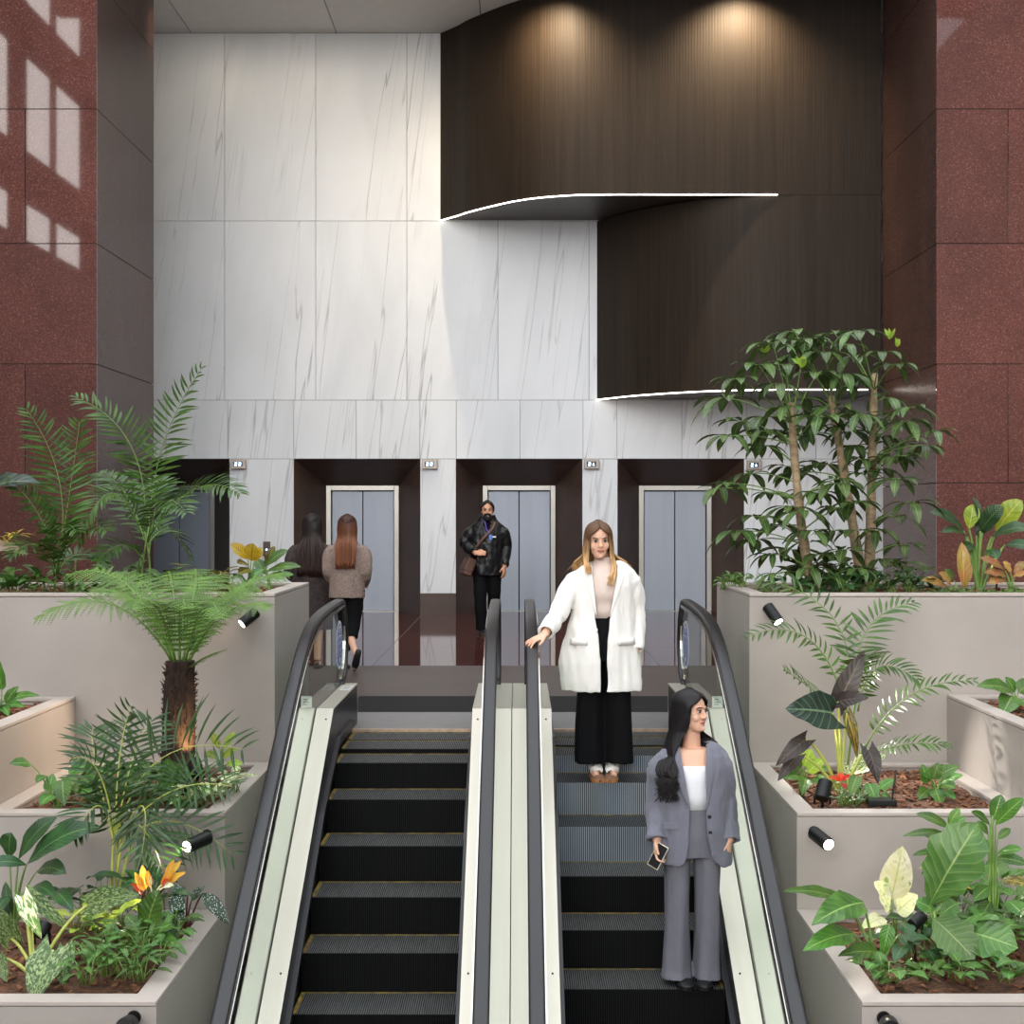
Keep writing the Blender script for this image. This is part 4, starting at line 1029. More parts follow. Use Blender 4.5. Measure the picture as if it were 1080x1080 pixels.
HUBS = [(815, 362), (850, 358), (838, 350), (880, 352), (905, 350), (870, 372), (800, 385), (780, 400), (768, 420), (828, 385), (900, 376), (930, 372), (945, 385), (960, 430), (985, 455), (975, 470), (935, 420), (905, 405),
        (785, 445), (808, 440), (770, 460), (830, 430), (850, 420), (865, 440), (888, 450), (900, 470), (880, 430), (915, 440), (930, 460), (945, 505), (960, 530), (955, 575), (945, 545), (770, 510), (790, 500), (812, 520), (800, 545), (822, 555), (840, 500), (835, 535),
        (795, 570), (815, 585), (835, 580), (855, 560), (865, 585), (880, 560), (900, 530), (890, 580), (905, 560), (925, 560), (930, 590), (780, 560), (862, 520), (870, 490), (885, 510), (910, 500), (850, 600), (880, 605), (905, 600), (820, 605), (760, 515), (805, 470), (845, 460), (955, 445), (862, 395), (890, 395), (845, 375)]
rh = random.Random(5)
for k in range(26):
    a_ = rh.uniform(0, 2 * PI); q_ = math.sqrt(rh.random()); HUBS.append((872 + 82 * q_ * math.cos(a_), 480 + 125 * q_ * math.sin(a_)))
for px, py in HUBS:
    hub = at(px, py, Y + rs_.uniform(-0.45, 0.35))
    best = min(((p - hub).length, i, j) for i, pth in enumerate(TP) for j, p in enumerate(pth) if p.z < hub.z + 0.1 or j < 3)
    pth = TP[best[1]]; j = max(0, best[2] - 1)
    umbrella_leaf(hub, pth[j], rs_.uniform(0.18, 0.30), rs_.choice([6, 7, 8]))
build('foliage', lm, LM['umbrella'], ut, smooth=True, fixn=False)
build('leaf_stalks', sm, MT['stem_g'], ut, smooth=True)
m = MB()
for px, py in ((845, 388), (806, 372), (938, 358), (946, 366), (842, 384)):
    p = at(px, py, Y - .2)
    for k in range(4): leaf(m, p, p + V((rr(-.05, .05), rr(-.05, .03), rr(.03, .09))), 0.03, 'lance', (0, -1, .2), 0.1, 0.3, nl=4, nw=2)
build('new_shoots', m, LM['lime'], ut, smooth=True, fixn=False)

# ---- the rest of the right top planter
clump('ground_cover', 'dark green ground cover around the foot of the umbrella tree', [(835, 630, 11.2), (860, 630, 11.25), (890, 630, 11.2), (915, 630, 11.3), (940, 630, 11.3), (960, 630, 11.3), (975, 629, 11.4), (905, 628, 11.6)], 10, 0.16, 0.07, 'ellip', LM['lily'], 0.15, spread=0.08, seed=18)
clump('ground_cover', 'bright green small-leaved ground cover at the left corner of the right top planter', [(762, 622, 12.0), (772, 622, 11.9), (782, 624, 11.8)], 12, 0.08, 0.04, 'ovate', LM['philo'], 0.14, spread=0.05, seed=19)
clump('silver_plant', 'silvery small-leaved plant near the left corner of the right top planter', [(800, 628, 11.4), (815, 629, 11.3), (808, 626, 11.6)], 12, 0.07, 0.028, 'ellip', LM['silver'], 0.1, spread=0.06, seed=20)
clump('ground_cover', 'fine green ground cover in front of the peace lily', [(1020, 630, 11.15), (1038, 630, 11.15), (1058, 630, 11.15), (988, 630, 11.2), (1004, 630, 11.15), (1075, 630, 11.2)], 14, 0.06, 0.03, 'ovate', LM['ground'], 0.06, spread=0.06, seed=22)
leafy('croton', 'upright orange and olive croton beside the umbrella tree', 11.3, (1012, 630), [(1016, 620, 1014, 572, 15, 0, 0), (1018, 620, 1022, 592, 10, 0, 0), (1004, 618, 990, 604, 13, 0, -.05), (1000, 620, 972, 612, 13, 0, -.1), (1006, 612, 996, 600, 10, .1, .1, 'ground')], LM['croton_o'], 'ellip', wave=0.05)
leafy('croton', 'copper-leaved croton at the right edge of the top planter', 11.3, (1068, 632), [(1060, 602, 1032, 588, 11, 0, 0), (1062, 608, 1038, 604, 12, 0, -.05), (1060, 612, 1042, 616, 11, 0, -.1), (1066, 604, 1058, 592, 9, 0, 0), (1070, 606, 1080, 592, 10, 0, 0), (1068, 608, 1086, 606, 10, 0, -.1)], LM['croton_o'], 'ellip', wave=0.08)
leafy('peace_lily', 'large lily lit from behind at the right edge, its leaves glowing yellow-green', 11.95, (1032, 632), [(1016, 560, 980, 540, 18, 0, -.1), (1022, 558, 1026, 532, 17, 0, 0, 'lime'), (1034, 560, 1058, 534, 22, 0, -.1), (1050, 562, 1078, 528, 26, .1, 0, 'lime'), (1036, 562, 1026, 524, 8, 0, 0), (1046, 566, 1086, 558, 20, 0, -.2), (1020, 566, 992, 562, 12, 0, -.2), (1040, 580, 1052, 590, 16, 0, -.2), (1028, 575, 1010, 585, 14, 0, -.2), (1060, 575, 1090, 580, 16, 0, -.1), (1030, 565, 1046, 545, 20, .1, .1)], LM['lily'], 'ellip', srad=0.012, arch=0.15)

# ---- middle planter, right
Y = 10.2
palm('palm', 'small feathery palm arching over the dark elephant ears', Y, (886, 838), [
    ((894, 720, 0), (868, 640, .2), (770, 606, .4), 0.75), ((888, 735, 0), (850, 672, 0), (788, 672, -.1), 0.8), ((902, 730, 0), (914, 665, .1), (962, 636, .2), 0.95),
    ((905, 750, 0), (925, 705, -.1), (966, 716, -.2), 0.85), ((912, 790, 0), (958, 735, -.1), (1026, 718, -.2), 0.75), ((910, 800, 0), (950, 786, -.2), (1000, 786, -.3), 0.6), ((885, 745, -.05), (858, 728, -.2), (828, 706, -.3), 0.7), ((898, 740, 0), (908, 700, -.3), (930, 690, -.6), 0.8)],
    0.24, 0.021, LM['palm'], n=20, stem=[[(884, 840, 0), (890, 790, 0), (894, 715, 0)], [(890, 840, .03), (896, 790, .03), (903, 730, .02)], [(894, 840, .02), (902, 810, .02), (912, 785, 0)]])
leafy('elephant_ear', 'dark elephant ear with bronze undersides on bright yellow stalks', 9.7, (888, 842), [(878, 752, 828, 748, 48, -.1, -.25, 'dark_ear', (0, -0.95, 0.35)), (884, 742, 912, 686, 28, -.05, 0), (884, 740, 916, 736, 22, -.1, -.2), (893, 752, 904, 800, 16, .1, .1, 'croton'), (842, 796, 820, 824, 18, -.1, -.2), (850, 780, 818, 808, 22, -.15, -.2), (916, 790, 926, 826, 22, 0, -.1)], LM['bronze'], 'heart', stem='stem_y', srad=0.011, up=(0, -0.85, 0.5))
leafy('philodendron', 'lime and green leafy plant at the left corner of the right middle planter', 9.75, (846, 842), [(844, 812, 832, 802, 17, 0, 0), (848, 808, 856, 790, 18, .1, .1, 'lime'), (852, 815, 870, 800, 16, 0, 0, 'lime'), (842, 818, 826, 822, 15, 0, -.1), (850, 820, 846, 838, 17, 0, -.2), (856, 822, 872, 826, 15, 0, -.1), (840, 810, 840, 796, 14, .1, .1, 'lime'), (850, 812, 874, 812, 14, .1, 0)], LM['philo'], 'ovate')
leafy('dumb_cane', 'cream-splashed leaves beside the yellow elephant ear stalks', 9.9, (906, 836), [(896, 812, 916, 796, 13, 0, 0), (900, 816, 926, 808, 12, 0, -.1), (914, 808, 934, 796, 11, .1, .1), (898, 820, 886, 806, 11, 0, 0)], LM['vari'], 'ellip')
leafy('caladium', 'pointed green leaves with pale veins in the middle of the right middle planter', 9.35, (904, 850), [(904, 818, 896, 840, 14, 0, -.1), (916, 826, 924, 846, 16, 0, -.1), (928, 832, 944, 822, 12, .1, .1), (930, 838, 940, 844, 10, 0, 0)], LM['philo'], 'ovate')
clump('silver_plant', 'silver-leaved ground cover in the middle of the right middle planter', [(898, 848, 9.35), (910, 846, 9.45), (890, 850, 9.3), (920, 842, 9.6), (902, 838, 9.6)], 14, 0.06, 0.022, 'lance', LM['silver'], 0.08, spread=0.07, seed=24)
leafy('bromeliad', 'small orange-red bloom at the foot of the yellow stalks', 9.55, (887, 842), [(887, 824, 874, 820, 7, 0, -.05), (888, 823, 898, 818, 7, 0, -.05), (887, 824, 886, 814, 7, 0, 0), (888, 826, 892, 832, 6, 0, -.1)], LM['flower_r'], 'lance')
leafy('peperomia', 'round-leaved plant alone on the bare soil of the right middle planter', 9.7, (988, 838), [(978, 826, 972, 806, 15, 0, 0), (984, 822, 990, 804, 14, 0, 0), (990, 818, 1012, 808, 14, 0, 0), (992, 826, 1016, 818, 14, 0, -.1), (986, 832, 992, 850, 18, -.05, -.15), (980, 832, 968, 844, 15, 0, -.1), (994, 828, 1008, 832, 16, -.1, -.2), (982, 824, 974, 818, 12, 0, -.1), (996, 816, 990, 806, 12, .1, .1), (994, 834, 1008, 844, 12, 0, -.1)], LM['philo'], 'ovate')

# ---- side planter, right
leafy('philodendron', 'large-leaved green plant in the side planter at the right edge', 10.2, (1072, 752), [(1066, 728, 1030, 724, 20, 0, -.1), (1068, 734, 1056, 756, 24, 0, -.2), (1074, 730, 1092, 718, 20, 0, 0), (1070, 730, 1060, 714, 14, .1, .1), (1076, 738, 1090, 752, 20, 0, -.2)], LM['philo'], 'ovate')

# ---- lowest planter, right
leafy('large_leaf_plant', 'plant with very large paddle leaves in the centre of the right lowest planter', 7.9, (990, 1035), [(980, 955, 1032, 868, 62, 0, -.05), (984, 968, 1028, 1012, 44, -.05, -.25), (1002, 978, 1074, 1000, 46, 0, -.2), (992, 965, 1010, 952, 22, .1, .1), (986, 960, 966, 950, 16, .1, .1)], LM['bigleaf'], 'obov', stem='stem_g', srad=0.011, lobes=4, wave=0.04, up=(-.25, -0.85, 0.5))
leafy('elephant_ear', 'glossy green elephant ear with leaves over the left rim of the right lowest planter', 7.85, (926, 1030), [(910, 952, 856, 976, 36, 0, -.3), (890, 950, 826, 940, 16, .05, -.15), (900, 985, 846, 1004, 28, -.05, -.35), (930, 1006, 884, 1008, 22, 0, -.2), (938, 975, 930, 1010, 16, 0, 0), (950, 985, 962, 1006, 14, 0, -.1, 'lily')], LM['philo'], 'ovate', srad=0.008, wave=0.06)
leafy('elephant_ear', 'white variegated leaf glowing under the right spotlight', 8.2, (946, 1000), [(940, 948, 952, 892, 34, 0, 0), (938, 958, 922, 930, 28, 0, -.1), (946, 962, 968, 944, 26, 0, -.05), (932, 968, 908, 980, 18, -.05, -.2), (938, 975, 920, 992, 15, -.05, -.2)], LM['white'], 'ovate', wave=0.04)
rub = leafy('rubber_plant', 'upright stem with whorls of oval green leaves at the right of the right lowest planter', 8.15, (1046, 1030), [(1047, 866, 1056, 838, 17, 0, 0), (1050, 870, 1080, 842, 18, 0, -.1), (1044, 870, 1024, 856, 12, 0, -.05), (1052, 885, 1066, 874, 10, 0, 0), (1046, 890, 1022, 892, 13, .1, .1), (1052, 900, 1078, 896, 13, 0, -.1), (1042, 912, 1020, 930, 17, 0, -.1), (1050, 905, 1084, 912, 15, 0, -.05), (1044, 935, 1026, 950, 17, 0, -.1), (1056, 928, 1084, 934, 15, 0, -.1, 'croton'), (1062, 950, 1080, 968, 22, 0, -.15), (1042, 880, 1030, 866, 10, .1, .1), (1045, 950, 1030, 978, 18, 0, -.1)], LM['philo'], 'ellip', wave=0.02)
m = MB(); m.tube(bez(at(1046, 1030, 8.15), at(1044, 940, 8.15), at(1047, 860, 8.15), 10), 0.008, 8); build('main_stem', m, MT['stem_g'], rub, smooth=True)
leafy('rubber_plant', 'shorter leafy stem behind the very large paddle leaf', 8.5, (1000, 1010), [(1002, 874, 966, 858, 13, 0, 0), (1000, 880, 952, 882, 10, 0, -.05), (1000, 872, 1012, 852, 11, 0, 0), (998, 890, 964, 876, 12, .05, 0), (1002, 900, 962, 902, 10, .05, 0), (1006, 870, 1018, 862, 10, .05, .05), (996, 905, 972, 922, 12, 0, 0)], LM['philo'], 'ellip')
clump('ground_cover', 'heart-leaved ground cover along the front rim of the right lowest planter', [(930, 1034, 7.55), (950, 1036, 7.55), (972, 1034, 7.6), (1010, 1034, 7.6), (1060, 1036, 7.55), (1074, 1030, 7.6), (994, 1030, 7.7)], 8, 0.10, 0.075, 'ovate', LM['ground'], 0.09, spread=0.07, seed=26)
clump('foliage_plant', 'mixed thin green and yellow leaves in the shade of the large paddle leaves', [(1000, 1000, 8.1), (1020, 990, 8.2), (1012, 975, 8.5), (1040, 1000, 8.2), (1064, 1000, 8.2), (985, 1000, 8.1)], 12, 0.19, 0.03, 'lance', LM['ground'], 0.2, spread=0.07, seed=27)
clump('foliage_plant', 'yellow-edged small plant between the white leaf and the large paddle leaves', [(1000, 960, 8.5), (1010, 955, 8.6), (992, 968, 8.4)], 8, 0.12, 0.03, 'lance', LM['croton_y'], 0.3, spread=0.06, seed=28)

clump('philodendron', 'mid-green broad leaves crowding the right half of the right lowest planter', [(1060, 1012, 8.0), (1030, 1016, 7.9), (1072, 985, 8.4), (1048, 975, 8.6)], 8, 0.24, 0.14, 'ovate', LM['philo'], 0.26, spread=0.12, seed=31)
clump('philodendron', 'darker broad leaves low between the white leaf and the large paddle leaves', [(962, 1012, 7.9), (985, 1018, 7.8), (975, 990, 8.2)], 7, 0.17, 0.09, 'ovate', LM['lily'], 0.16, spread=0.1, seed=32)
clump('philodendron', 'green leaves filling the back of the left lowest planter under the areca palm', [(110, 960, 8.6), (140, 960, 8.6), (84, 962, 8.6), (165, 962, 8.5)], 7, 0.18, 0.09, 'ovate', LM['lily'], 0.18, spread=0.1, seed=33)
clump('foliage_plant', 'leafy green filler beneath the two palms of the left top planter', [(45, 630, 11.5), (120, 629, 11.5), (140, 626, 11.8), (175, 622, 12.0), (70, 628, 11.7)], 9, 0.2, 0.07, 'ellip', LM['ground'], 0.2, spread=0.09, seed=34)

clump('philodendron', 'mid-green philodendron leaves beside the trailing stalk in the left middle planter', [(84, 852, 9.3), (98, 846, 9.5), (112, 842, 9.6)], 7, 0.17, 0.09, 'ovate', LM['philo'], 0.2, spread=0.09, seed=41)
clump('philodendron', 'green leaves crowding the base of the tree fern on its left side', [(150, 838, 9.7), (165, 836, 9.8), (178, 848, 9.4)], 7, 0.19, 0.10, 'ovate', LM['philo'], 0.2, spread=0.09, seed=42)
clump('foliage_plant', 'dense dark foliage behind the ground cover of the umbrella tree', [(850, 628, 11.9), (885, 628, 12.0), (935, 628, 11.8), (960, 628, 11.9)], 9, 0.24, 0.10, 'ellip', LM['umbrella'], 0.26, spread=0.1, seed=43)
# ------------------------------------------------------------------ people
def m_hair(name, c_root, c_tip, t0=0.35, t1=0.85):
    m, nt, p = newmat(name)
    uv = nt.nodes.new('ShaderNodeUVMap'); uv.uv_map = 'UVMap'
    su = nt.nodes.new('ShaderNodeSeparateXYZ'); nt.links.new(uv.outputs[0], su.inputs[0])
    col = MIX(nt, RNG(nt, su.outputs[0], t0, t1), c_root, c_tip)
    hs = nt.nodes.new('ShaderNodeHueSaturation'); nt.links.new(col, hs.inputs['Color'])
    nt.links.new(RNG(nt, ATTR(nt), 0, 1, 0.6, 1.45), hs.inputs['Value'])
    nt.links.new(hs.outputs[0], p.inputs['Base Color'])
    p.inputs['Roughness'].default_value = 0.5; p.inputs['Specular IOR Level'].default_value = 0.3
    return m
MT['skin'] = mat('skin', S(226, 178, 150), 0.5, var=0.06, vscale=14)
MT['skin_tan'] = mat('skin_tan', S(204, 150, 118), 0.5, var=0.08, vscale=14)
for k in ('skin', 'skin_tan'):
    p_ = MT[k].node_tree.nodes['Principled BSDF']; p_.inputs['Subsurface Weight'].default_value = 0.12
    p_.inputs['Subsurface Radius'].default_value = (0.012, 0.005, 0.003)
MT['eye'] = mat('eye_dark', S(44, 32, 28), 0.2)
MT['eye_white'] = mat('eye_white', S(216, 208, 202), 0.3)
MT['brow_b'] = mat('brow_brown', S(96, 66, 46), 0.7)
MT['brow_k'] = mat('brow_black', S(30, 22, 20), 0.7)
MT['lips'] = mat('lips', S(178, 98, 92), 0.4)
MT['beard'] = mat('beard', S(24, 20, 19), 0.8, var=0.3, vscale=60)
MT['hair_ombre'] = m_hair('ombre_hair', S(92, 64, 44), S(206, 164, 112), 0.25, 0.8)
MT['hair_black'] = m_hair('black_hair', S(22, 19, 20), S(26, 22, 22))
MT['hair_auburn'] = m_hair('auburn_hair', S(60, 34, 24), S(112, 66, 40), 0.15, 0.7)
MT['hair_dark'] = m_hair('dark_brown_hair', S(26, 18, 16), S(44, 28, 22))
MT['hair_short'] = m_hair('short_dark_hair', S(26, 22, 20), S(34, 28, 24))
MT['coat_white'] = mat('white_wool', S(238, 234, 228), 0.8, var=0.04, vscale=30, bump=0.06, bscale=260, sheen=0.2)
MT['knit'] = mat('blush_knit', S(226, 206, 194), 0.8, var=0.06, vscale=40, bump=0.15, bscale=300)
MT['black_cloth'] = mat('black_cloth', S(13, 13, 15), 0.85, var=0.2, vscale=20, spec=.15)
MT['suit'] = mat('grey_suiting', S(112, 112, 124), 0.8, var=0.1, vscale=70, stretch=(1, 1, 0.4), bump=0.06, bscale=300, sheen=0.15)
MT['suit_trouser'] = mat('grey_trouser_cloth', S(106, 105, 114), 0.8, var=0.1, vscale=60, stretch=(1, 1, 0.3), bump=0.06, bscale=300)
MT['white_knit'] = mat('white_knit', S(240, 240, 244), 0.75, var=0.03)
MT['leather'] = mat('black_leather', S(17, 17, 19), 0.36, var=0.3, vscale=9, bump=0.2, bscale=40, spec=.35)
MT['tweed'] = mat('beige_tweed', S(150, 130, 118), 0.85, col2=S(112, 96, 88), vscale=60, bump=0.15, bscale=250)
MT['dark_print'] = mat('dark_print_cloth', S(66, 50, 46), 0.8, col2=S(28, 22, 22), vscale=30)
MT['bag'] = mat('brown_bag_leather', S(92, 62, 50), 0.5, var=0.25, vscale=9)
MT['shoe_black'] = mat('black_shoe', S(24, 24, 26), 0.45, var=0.2)
MT['shoe_brown'] = mat('brown_suede', S(128, 92, 72), 0.8, var=0.15, vscale=30)
MT['gum_sole'] = mat('gum_sole', S(176, 118, 74), 0.6)
MT['shoe_white'] = mat('white_shoe_leather', S(232, 226, 220), 0.5)
MT['lanyard'] = mat('purple_lanyard', S(84, 62, 150), 0.6)
MT['nail_red'] = mat('red_nail', S(200, 40, 44), 0.25)
MT['phone_body'] = mat('phone_case', S(222, 206, 186), 0.4)
MT['button'] = mat('dark_button', S(22, 22, 24), 0.35)

HEAD = [(0.000, .020, -.080, -.045), (.010, .033, -.091, -.012), (.028, .047, -.093, .028), (.052, .057, -.092, .058), (.080, .065, -.088, .078), (.110, .070, -.083, .090),
        (.126, .0715, -.085, .095), (.145, .072, -.087, .098), (.168, .070, -.081, .097), (.190, .061, -.066, .088), (.209, .044, -.040, .066), (.221, .020, -.008, .038)]
def head(mb, M, s=1.0):
    rs = []
    for z, rx, yf, yb in HEAD:
        cy, ry = (yf + yb) / 2, (yb - yf) / 2
        rs.append([M @ (V((math.sin(a) * rx * (1.0 if math.cos(a) < 0 else 0.96), cy - math.cos(a) * ry, z)) * s) for a in [2 * PI * k / 28 for k in range(28)]])
    mb.rings(rs)
    # nose, brow ridge, cheeks, chin, ears
    nose = [(V((0, -.086, .122)), .007), (V((0, -.096, .105)), .009), (V((0, -.107, .088)), .0125), (V((0, -.098, .080)), .012)]
    mb.tube([M @ (p * s) for p, r in nose], [r * s for p, r in nose], 8)
    for q in (-1, 1):
        mb.ball(M @ (V((q * .011, -.095, .083)) * s), .008 * s, 8, 6)
        mb.ball(M @ (V((q * .034, -.064, .084)) * s), V((.026, .019, .030)) * s, 12, 8)
        mb.ball(M @ (V((q * .030, -.080, .135)) * s), V((.022, .010, .008)) * s, 8, 6)
        mb.ball(M @ (V((q * .073, .004, .105)) * s), V((.009, .018, .031)) * s, 8, 6)
    mb.ball(M @ (V((0, -.086, .018)) * s), V((.018, .012, .013)) * s, 8, 6)
def face(body, M, s, brow, lips=True, tilt=0):
    R = M.to_3x3()
    for q in (-1, 1):
        m = MB(); m.ball(M @ (V((q * .031, -.0835, .117)) * s), V((.0155, .006, .0075)) * s, 12, 6, rot=R); e = build('eye', m, MT['eye_white'], body, smooth=True)
        m = MB(); m.ball(M @ (V((q * .031, -.0885, .1165)) * s), V((.0085, .0025, .0075)) * s, 10, 6, rot=R); build('iris', m, MT['eye'], e, smooth=True)
        m = MB(); m.tube([M @ (V((q * a, b, c)) * s) for a, b, c in ((.047, -.079, .121), (.036, -.0885, .1265), (.024, -.0905, .125), (.016, -.0885, .1195))], [.0018 * s, .0026 * s, .0026 * s, .0015 * s], 6)
        build('eyelid', m, MT['eye'], body, smooth=True)
        m = MB(); m.tube([M @ (V((q * a, b, c)) * s) for a, b, c in ((.050, -.080, .137), (.038, -.0905, .142), (.018, -.0945, .137))], [.002 * s, .0042 * s, .0035 * s], 6)
        build('eyebrow', m, brow, body, smooth=True)
    if lips:
        m = MB()
        m.tube([M @ (V((a, b, c)) * s) for a, b, c in ((-.025, -.086, .053), (-.010, -.0955, .0575), (0, -.096, .056), (.010, -.0955, .0575), (.025, -.086, .053))], [.0015 * s, .0045 * s, .004 * s, .0045 * s, .0015 * s], 6)
        m.tube([M @ (V((a, b, c)) * s) for a, b, c in ((-.022, -.087, .051), (0, -.0965, .0475), (.022, -.087, .051))], [.0015 * s, .0055 * s, .0015 * s], 6)
        build('lips', m, MT['lips'], body, smooth=True)

def hand(mb, W, d, n, thumb, curl=0.35, s=1.0, spread=0.06, thumb_in=0.0):
    """W wrist, d towards the fingertips, n out of the back of the hand, thumb: unit side vector of the thumb"""
    W, d, n = V(W), V(d).normalized(), V(n); n = (n - d * n.dot(d)).normalized(); b = d.cross(n)
    if b.dot(V(thumb)) < 0: b = -b
    rs = []
    for t, w, h in ((-0.02, .026, .019), (0.0, .027, .018), (.02, .036, .017), (.05, .042, .0155), (.078, .041, .0135), (.092, .036, .010)):
        rs.append([W + d * t * s + b * math.cos(a) * w * s + n * math.sin(a) * h * s for a in [2 * PI * k / 14 for k in range(14)]])
    mb.rings(rs)
    tips = []
    for off, L, r in ((.029, .068, .0085), (.010, .076, .009), (-.010, .071, .0085), (-.028, .056, .0075)):
        p = W + d * .078 * s + b * off * s; ang = curl * 0.5; pts = [p - d * .012 * s, p]
        for seg, fr in enumerate((0.46, 0.31, 0.23)):
            dr = d * math.cos(ang) - n * math.sin(ang) + b * spread * (off / .03)
            p = p + dr * L * fr * s; pts.append(p); ang += curl
        mb.tube(pts, [r * s, r * s, r * .95 * s, r * .85 * s, r * .6 * s], 8); tips.append((p, dr.normalized()))
    p = W + d * .016 * s + b * .028 * s - n * .004 * s; dr = (d * .72 + b * (.62 - thumb_in) - n * .25).normalized()
    q = p + dr * .042 * s; dr2 = (d * .9 + b * (.25 - thumb_in) - n * .3).normalized(); r2 = q + dr2 * .032 * s
    mb.tube([p - dr * .012 * s, p, q, q.lerp(r2, .6), r2], [.013 * s, .0135 * s, .0105 * s, .0095 * s, .006 * s], 8); tips.append((r2, dr2))
    return tips

def ell(c, rx, ry, n=28, ex=2.0, a0=0.0, a1=None, z=None, fold=0.0, fk=7, ph=0.0):
    out = []
    cl = a1 is None
    for k in range(n if cl else n + 1):
        a = 2 * PI * k / n if cl else a0 + (a1 - a0) * k / n
        sx, cx_ = math.sin(a), -math.cos(a)
        f = 1 + fold * math.sin(fk * a + ph)
        out.append(V((c[0] + rx * f * abs(sx) ** (2 / ex) * (1 if sx >= 0 else -1), c[1] + ry * f * abs(cx_) ** (2 / ex) * (1 if cx_ >= 0 else -1), c[2])))
    return out
def limb(mb, pts, rad, n=12, flat=1.0, cap=True, up=None, sub=5, wr=0.0, seed=0.0):
    """smooth tapering tube through joints; wr adds cloth wrinkles"""
    P = catmull([tuple(p) for p in pts], sub); Rr = catmull([(r,) for r in rad], sub); rr_ = [r[0] for r in Rr]
    if wr: rr_ = [r * (1 + wr * math.sin(i * 2.1 + seed) + wr * .6 * math.sin(i * 3.7 + seed * 2)) for i, r in enumerate(rr_)]
    mb.tube(P, rr_, n, 0, cap, 0.5, flat, up)

def shoe(parent, heel, ang, L, W, H, up_mat, sole_mat, toe_mat=None, pitch=0.0):
    heel = V(heel); Rz = Matrix.Rotation(ang, 3, 'Z') @ Matrix.Rotation(pitch, 3, 'X')
    def T(x, y, z): return heel + Rz @ V((x, y, z))
    prof = [(0.02, .030, .050), (-.05, .036, .075), (-.10, .036, .085), (-.14, .042, .062), (-.19, .046, .048), (-.235, .042, .040), (-.265, .026, .030), (-.278, .010, .022)]
    k = L / 0.30; kw = W / .092; kh = H / .085
    m = MB(); m.rings([[T(math.cos(a) * w * kw, y * k, (.014 + max(0.0, math.sin(a)) * (h - .014) * kh + min(0.0, math.sin(a)) * .010)) for a in [2 * PI * j / 18 for j in range(18)]] for y, w, h in prof])
    s = build('shoe', m, up_mat, parent, smooth=True)
    m = MB(); m.rings([[T(math.cos(a) * (w + .005) * kw, y * k, z) for y, w in [(p[0], p[1])] for a in [0]] for p in prof for z in [0]][:0] or
        [[T(q * (w + .004) * kw, y * k, z) for q, z in ((-1, 0.0), (1, 0.0), (1.02, .022), (-1.02, .022))] for y, w, h in prof])
    build('sole', m, sole_mat, s)
    return s

def strands(name, body, M, s, paths_fn, n, mat_, r=0.0075, seed=1):
    rs = random.Random(seed); m = MB()
    for k in range(n):
        pth = paths_fn(k / n, rs)
        P = catmull([tuple(p) for p in pth], 4); q = len(P)
        m.tube(P, [r * s * (0.75 + 0.4 * math.sin(PI * min(1, i / (q - 1) * 1.2)) ) * (1 - 0.75 * max(0, i / (q - 1) - .75) * 4 * .8) for i in range(q)], 5, 0, True, rs.random())
    return build(name, m, mat_, body, smooth=True)
def cap_hair(m, M, s, grow=0.012, gap=1.05, zlow=0.02, hairline=.178, part_x=0.0):
    """close shell over the skull, open over the face"""
    rs = []; zs = [zlow + (0.235 - zlow) * k / 16 for k in range(17)]
    for z in zs:
        zz = min(z, 0.221); i = 0
        while i < len(HEAD) - 2 and HEAD[i + 1][0] < zz: i += 1
        t = (zz - HEAD[i][0]) / (HEAD[i+1][0] - HEAD[i][0]); t = max(0, min(1, t))
        rx, yf, yb = [HEAD[i][q] * (1 - t) + HEAD[i+1][q] * t for q in (1, 2, 3)]
        rx = max(rx, .060 if z < .15 else 0) ; yb = max(yb, .07 if z < .1 else yb)
        f = max(0.0, 1 - (z - .221) / .014) if z > .221 else 1.0
        g = gap if z < hairline - .03 else gap * max(0.0, (hairline + .02 - z) / .05) if z < hairline + .02 else 0.0
        if z < .13: g += (.13 - z) * 5.5
        cy, ry = (yf + yb) / 2, (yb - yf) / 2
        rs.append([M @ (V((math.sin(a) * (rx + grow) * (0.35 + .65 * f), cy - math.cos(a) * (ry + grow) * (0.35 + .65 * f), z)) * s) for a in [g + (2 * PI - 2 * g) * k / 30 for k in range(31)]])
    o_ = len(m.t); m.rings(rs, False, False)
    for q in range(o_, len(m.t)): m.t[q] = (0.0, m.t[q][1])

def headM(pos, yaw=0.0, pitch=0.0, roll=0.0):
    return Matrix.Translation(V(pos)) @ Matrix.Rotation(yaw, 4, 'Z') @ Matrix.Rotation(pitch, 4, 'X') @ Matrix.Rotation(roll, 4, 'Y')

def folds(amp, kx=9.0, kz=2.6, seed=0.0):
    return lambda co, n: co + n * amp * (mnoise.noise(V((co.x * kx + seed, co.y * kx, co.z * kz))) + .5 * mnoise.noise(V((co.x * kx * 2.3, co.y * kx * 2.3 + seed, co.z * kz * 2.5))))
class Body:
    def __init__(s, label, loc):
        s.loc = V(loc); s.root = thing('person', label, 'person', loc); s.mb = MB()
    def L(s, px, py, Y): return at(px, py, Y)
    def W(s, x, y, z): return s.loc + V((x, y, z))
    def finish(s, skin, voxel=.0055, it=3):
        s.body = fuse('body', s.mb, skin, s.root, voxel, 0.0, it); return s.body

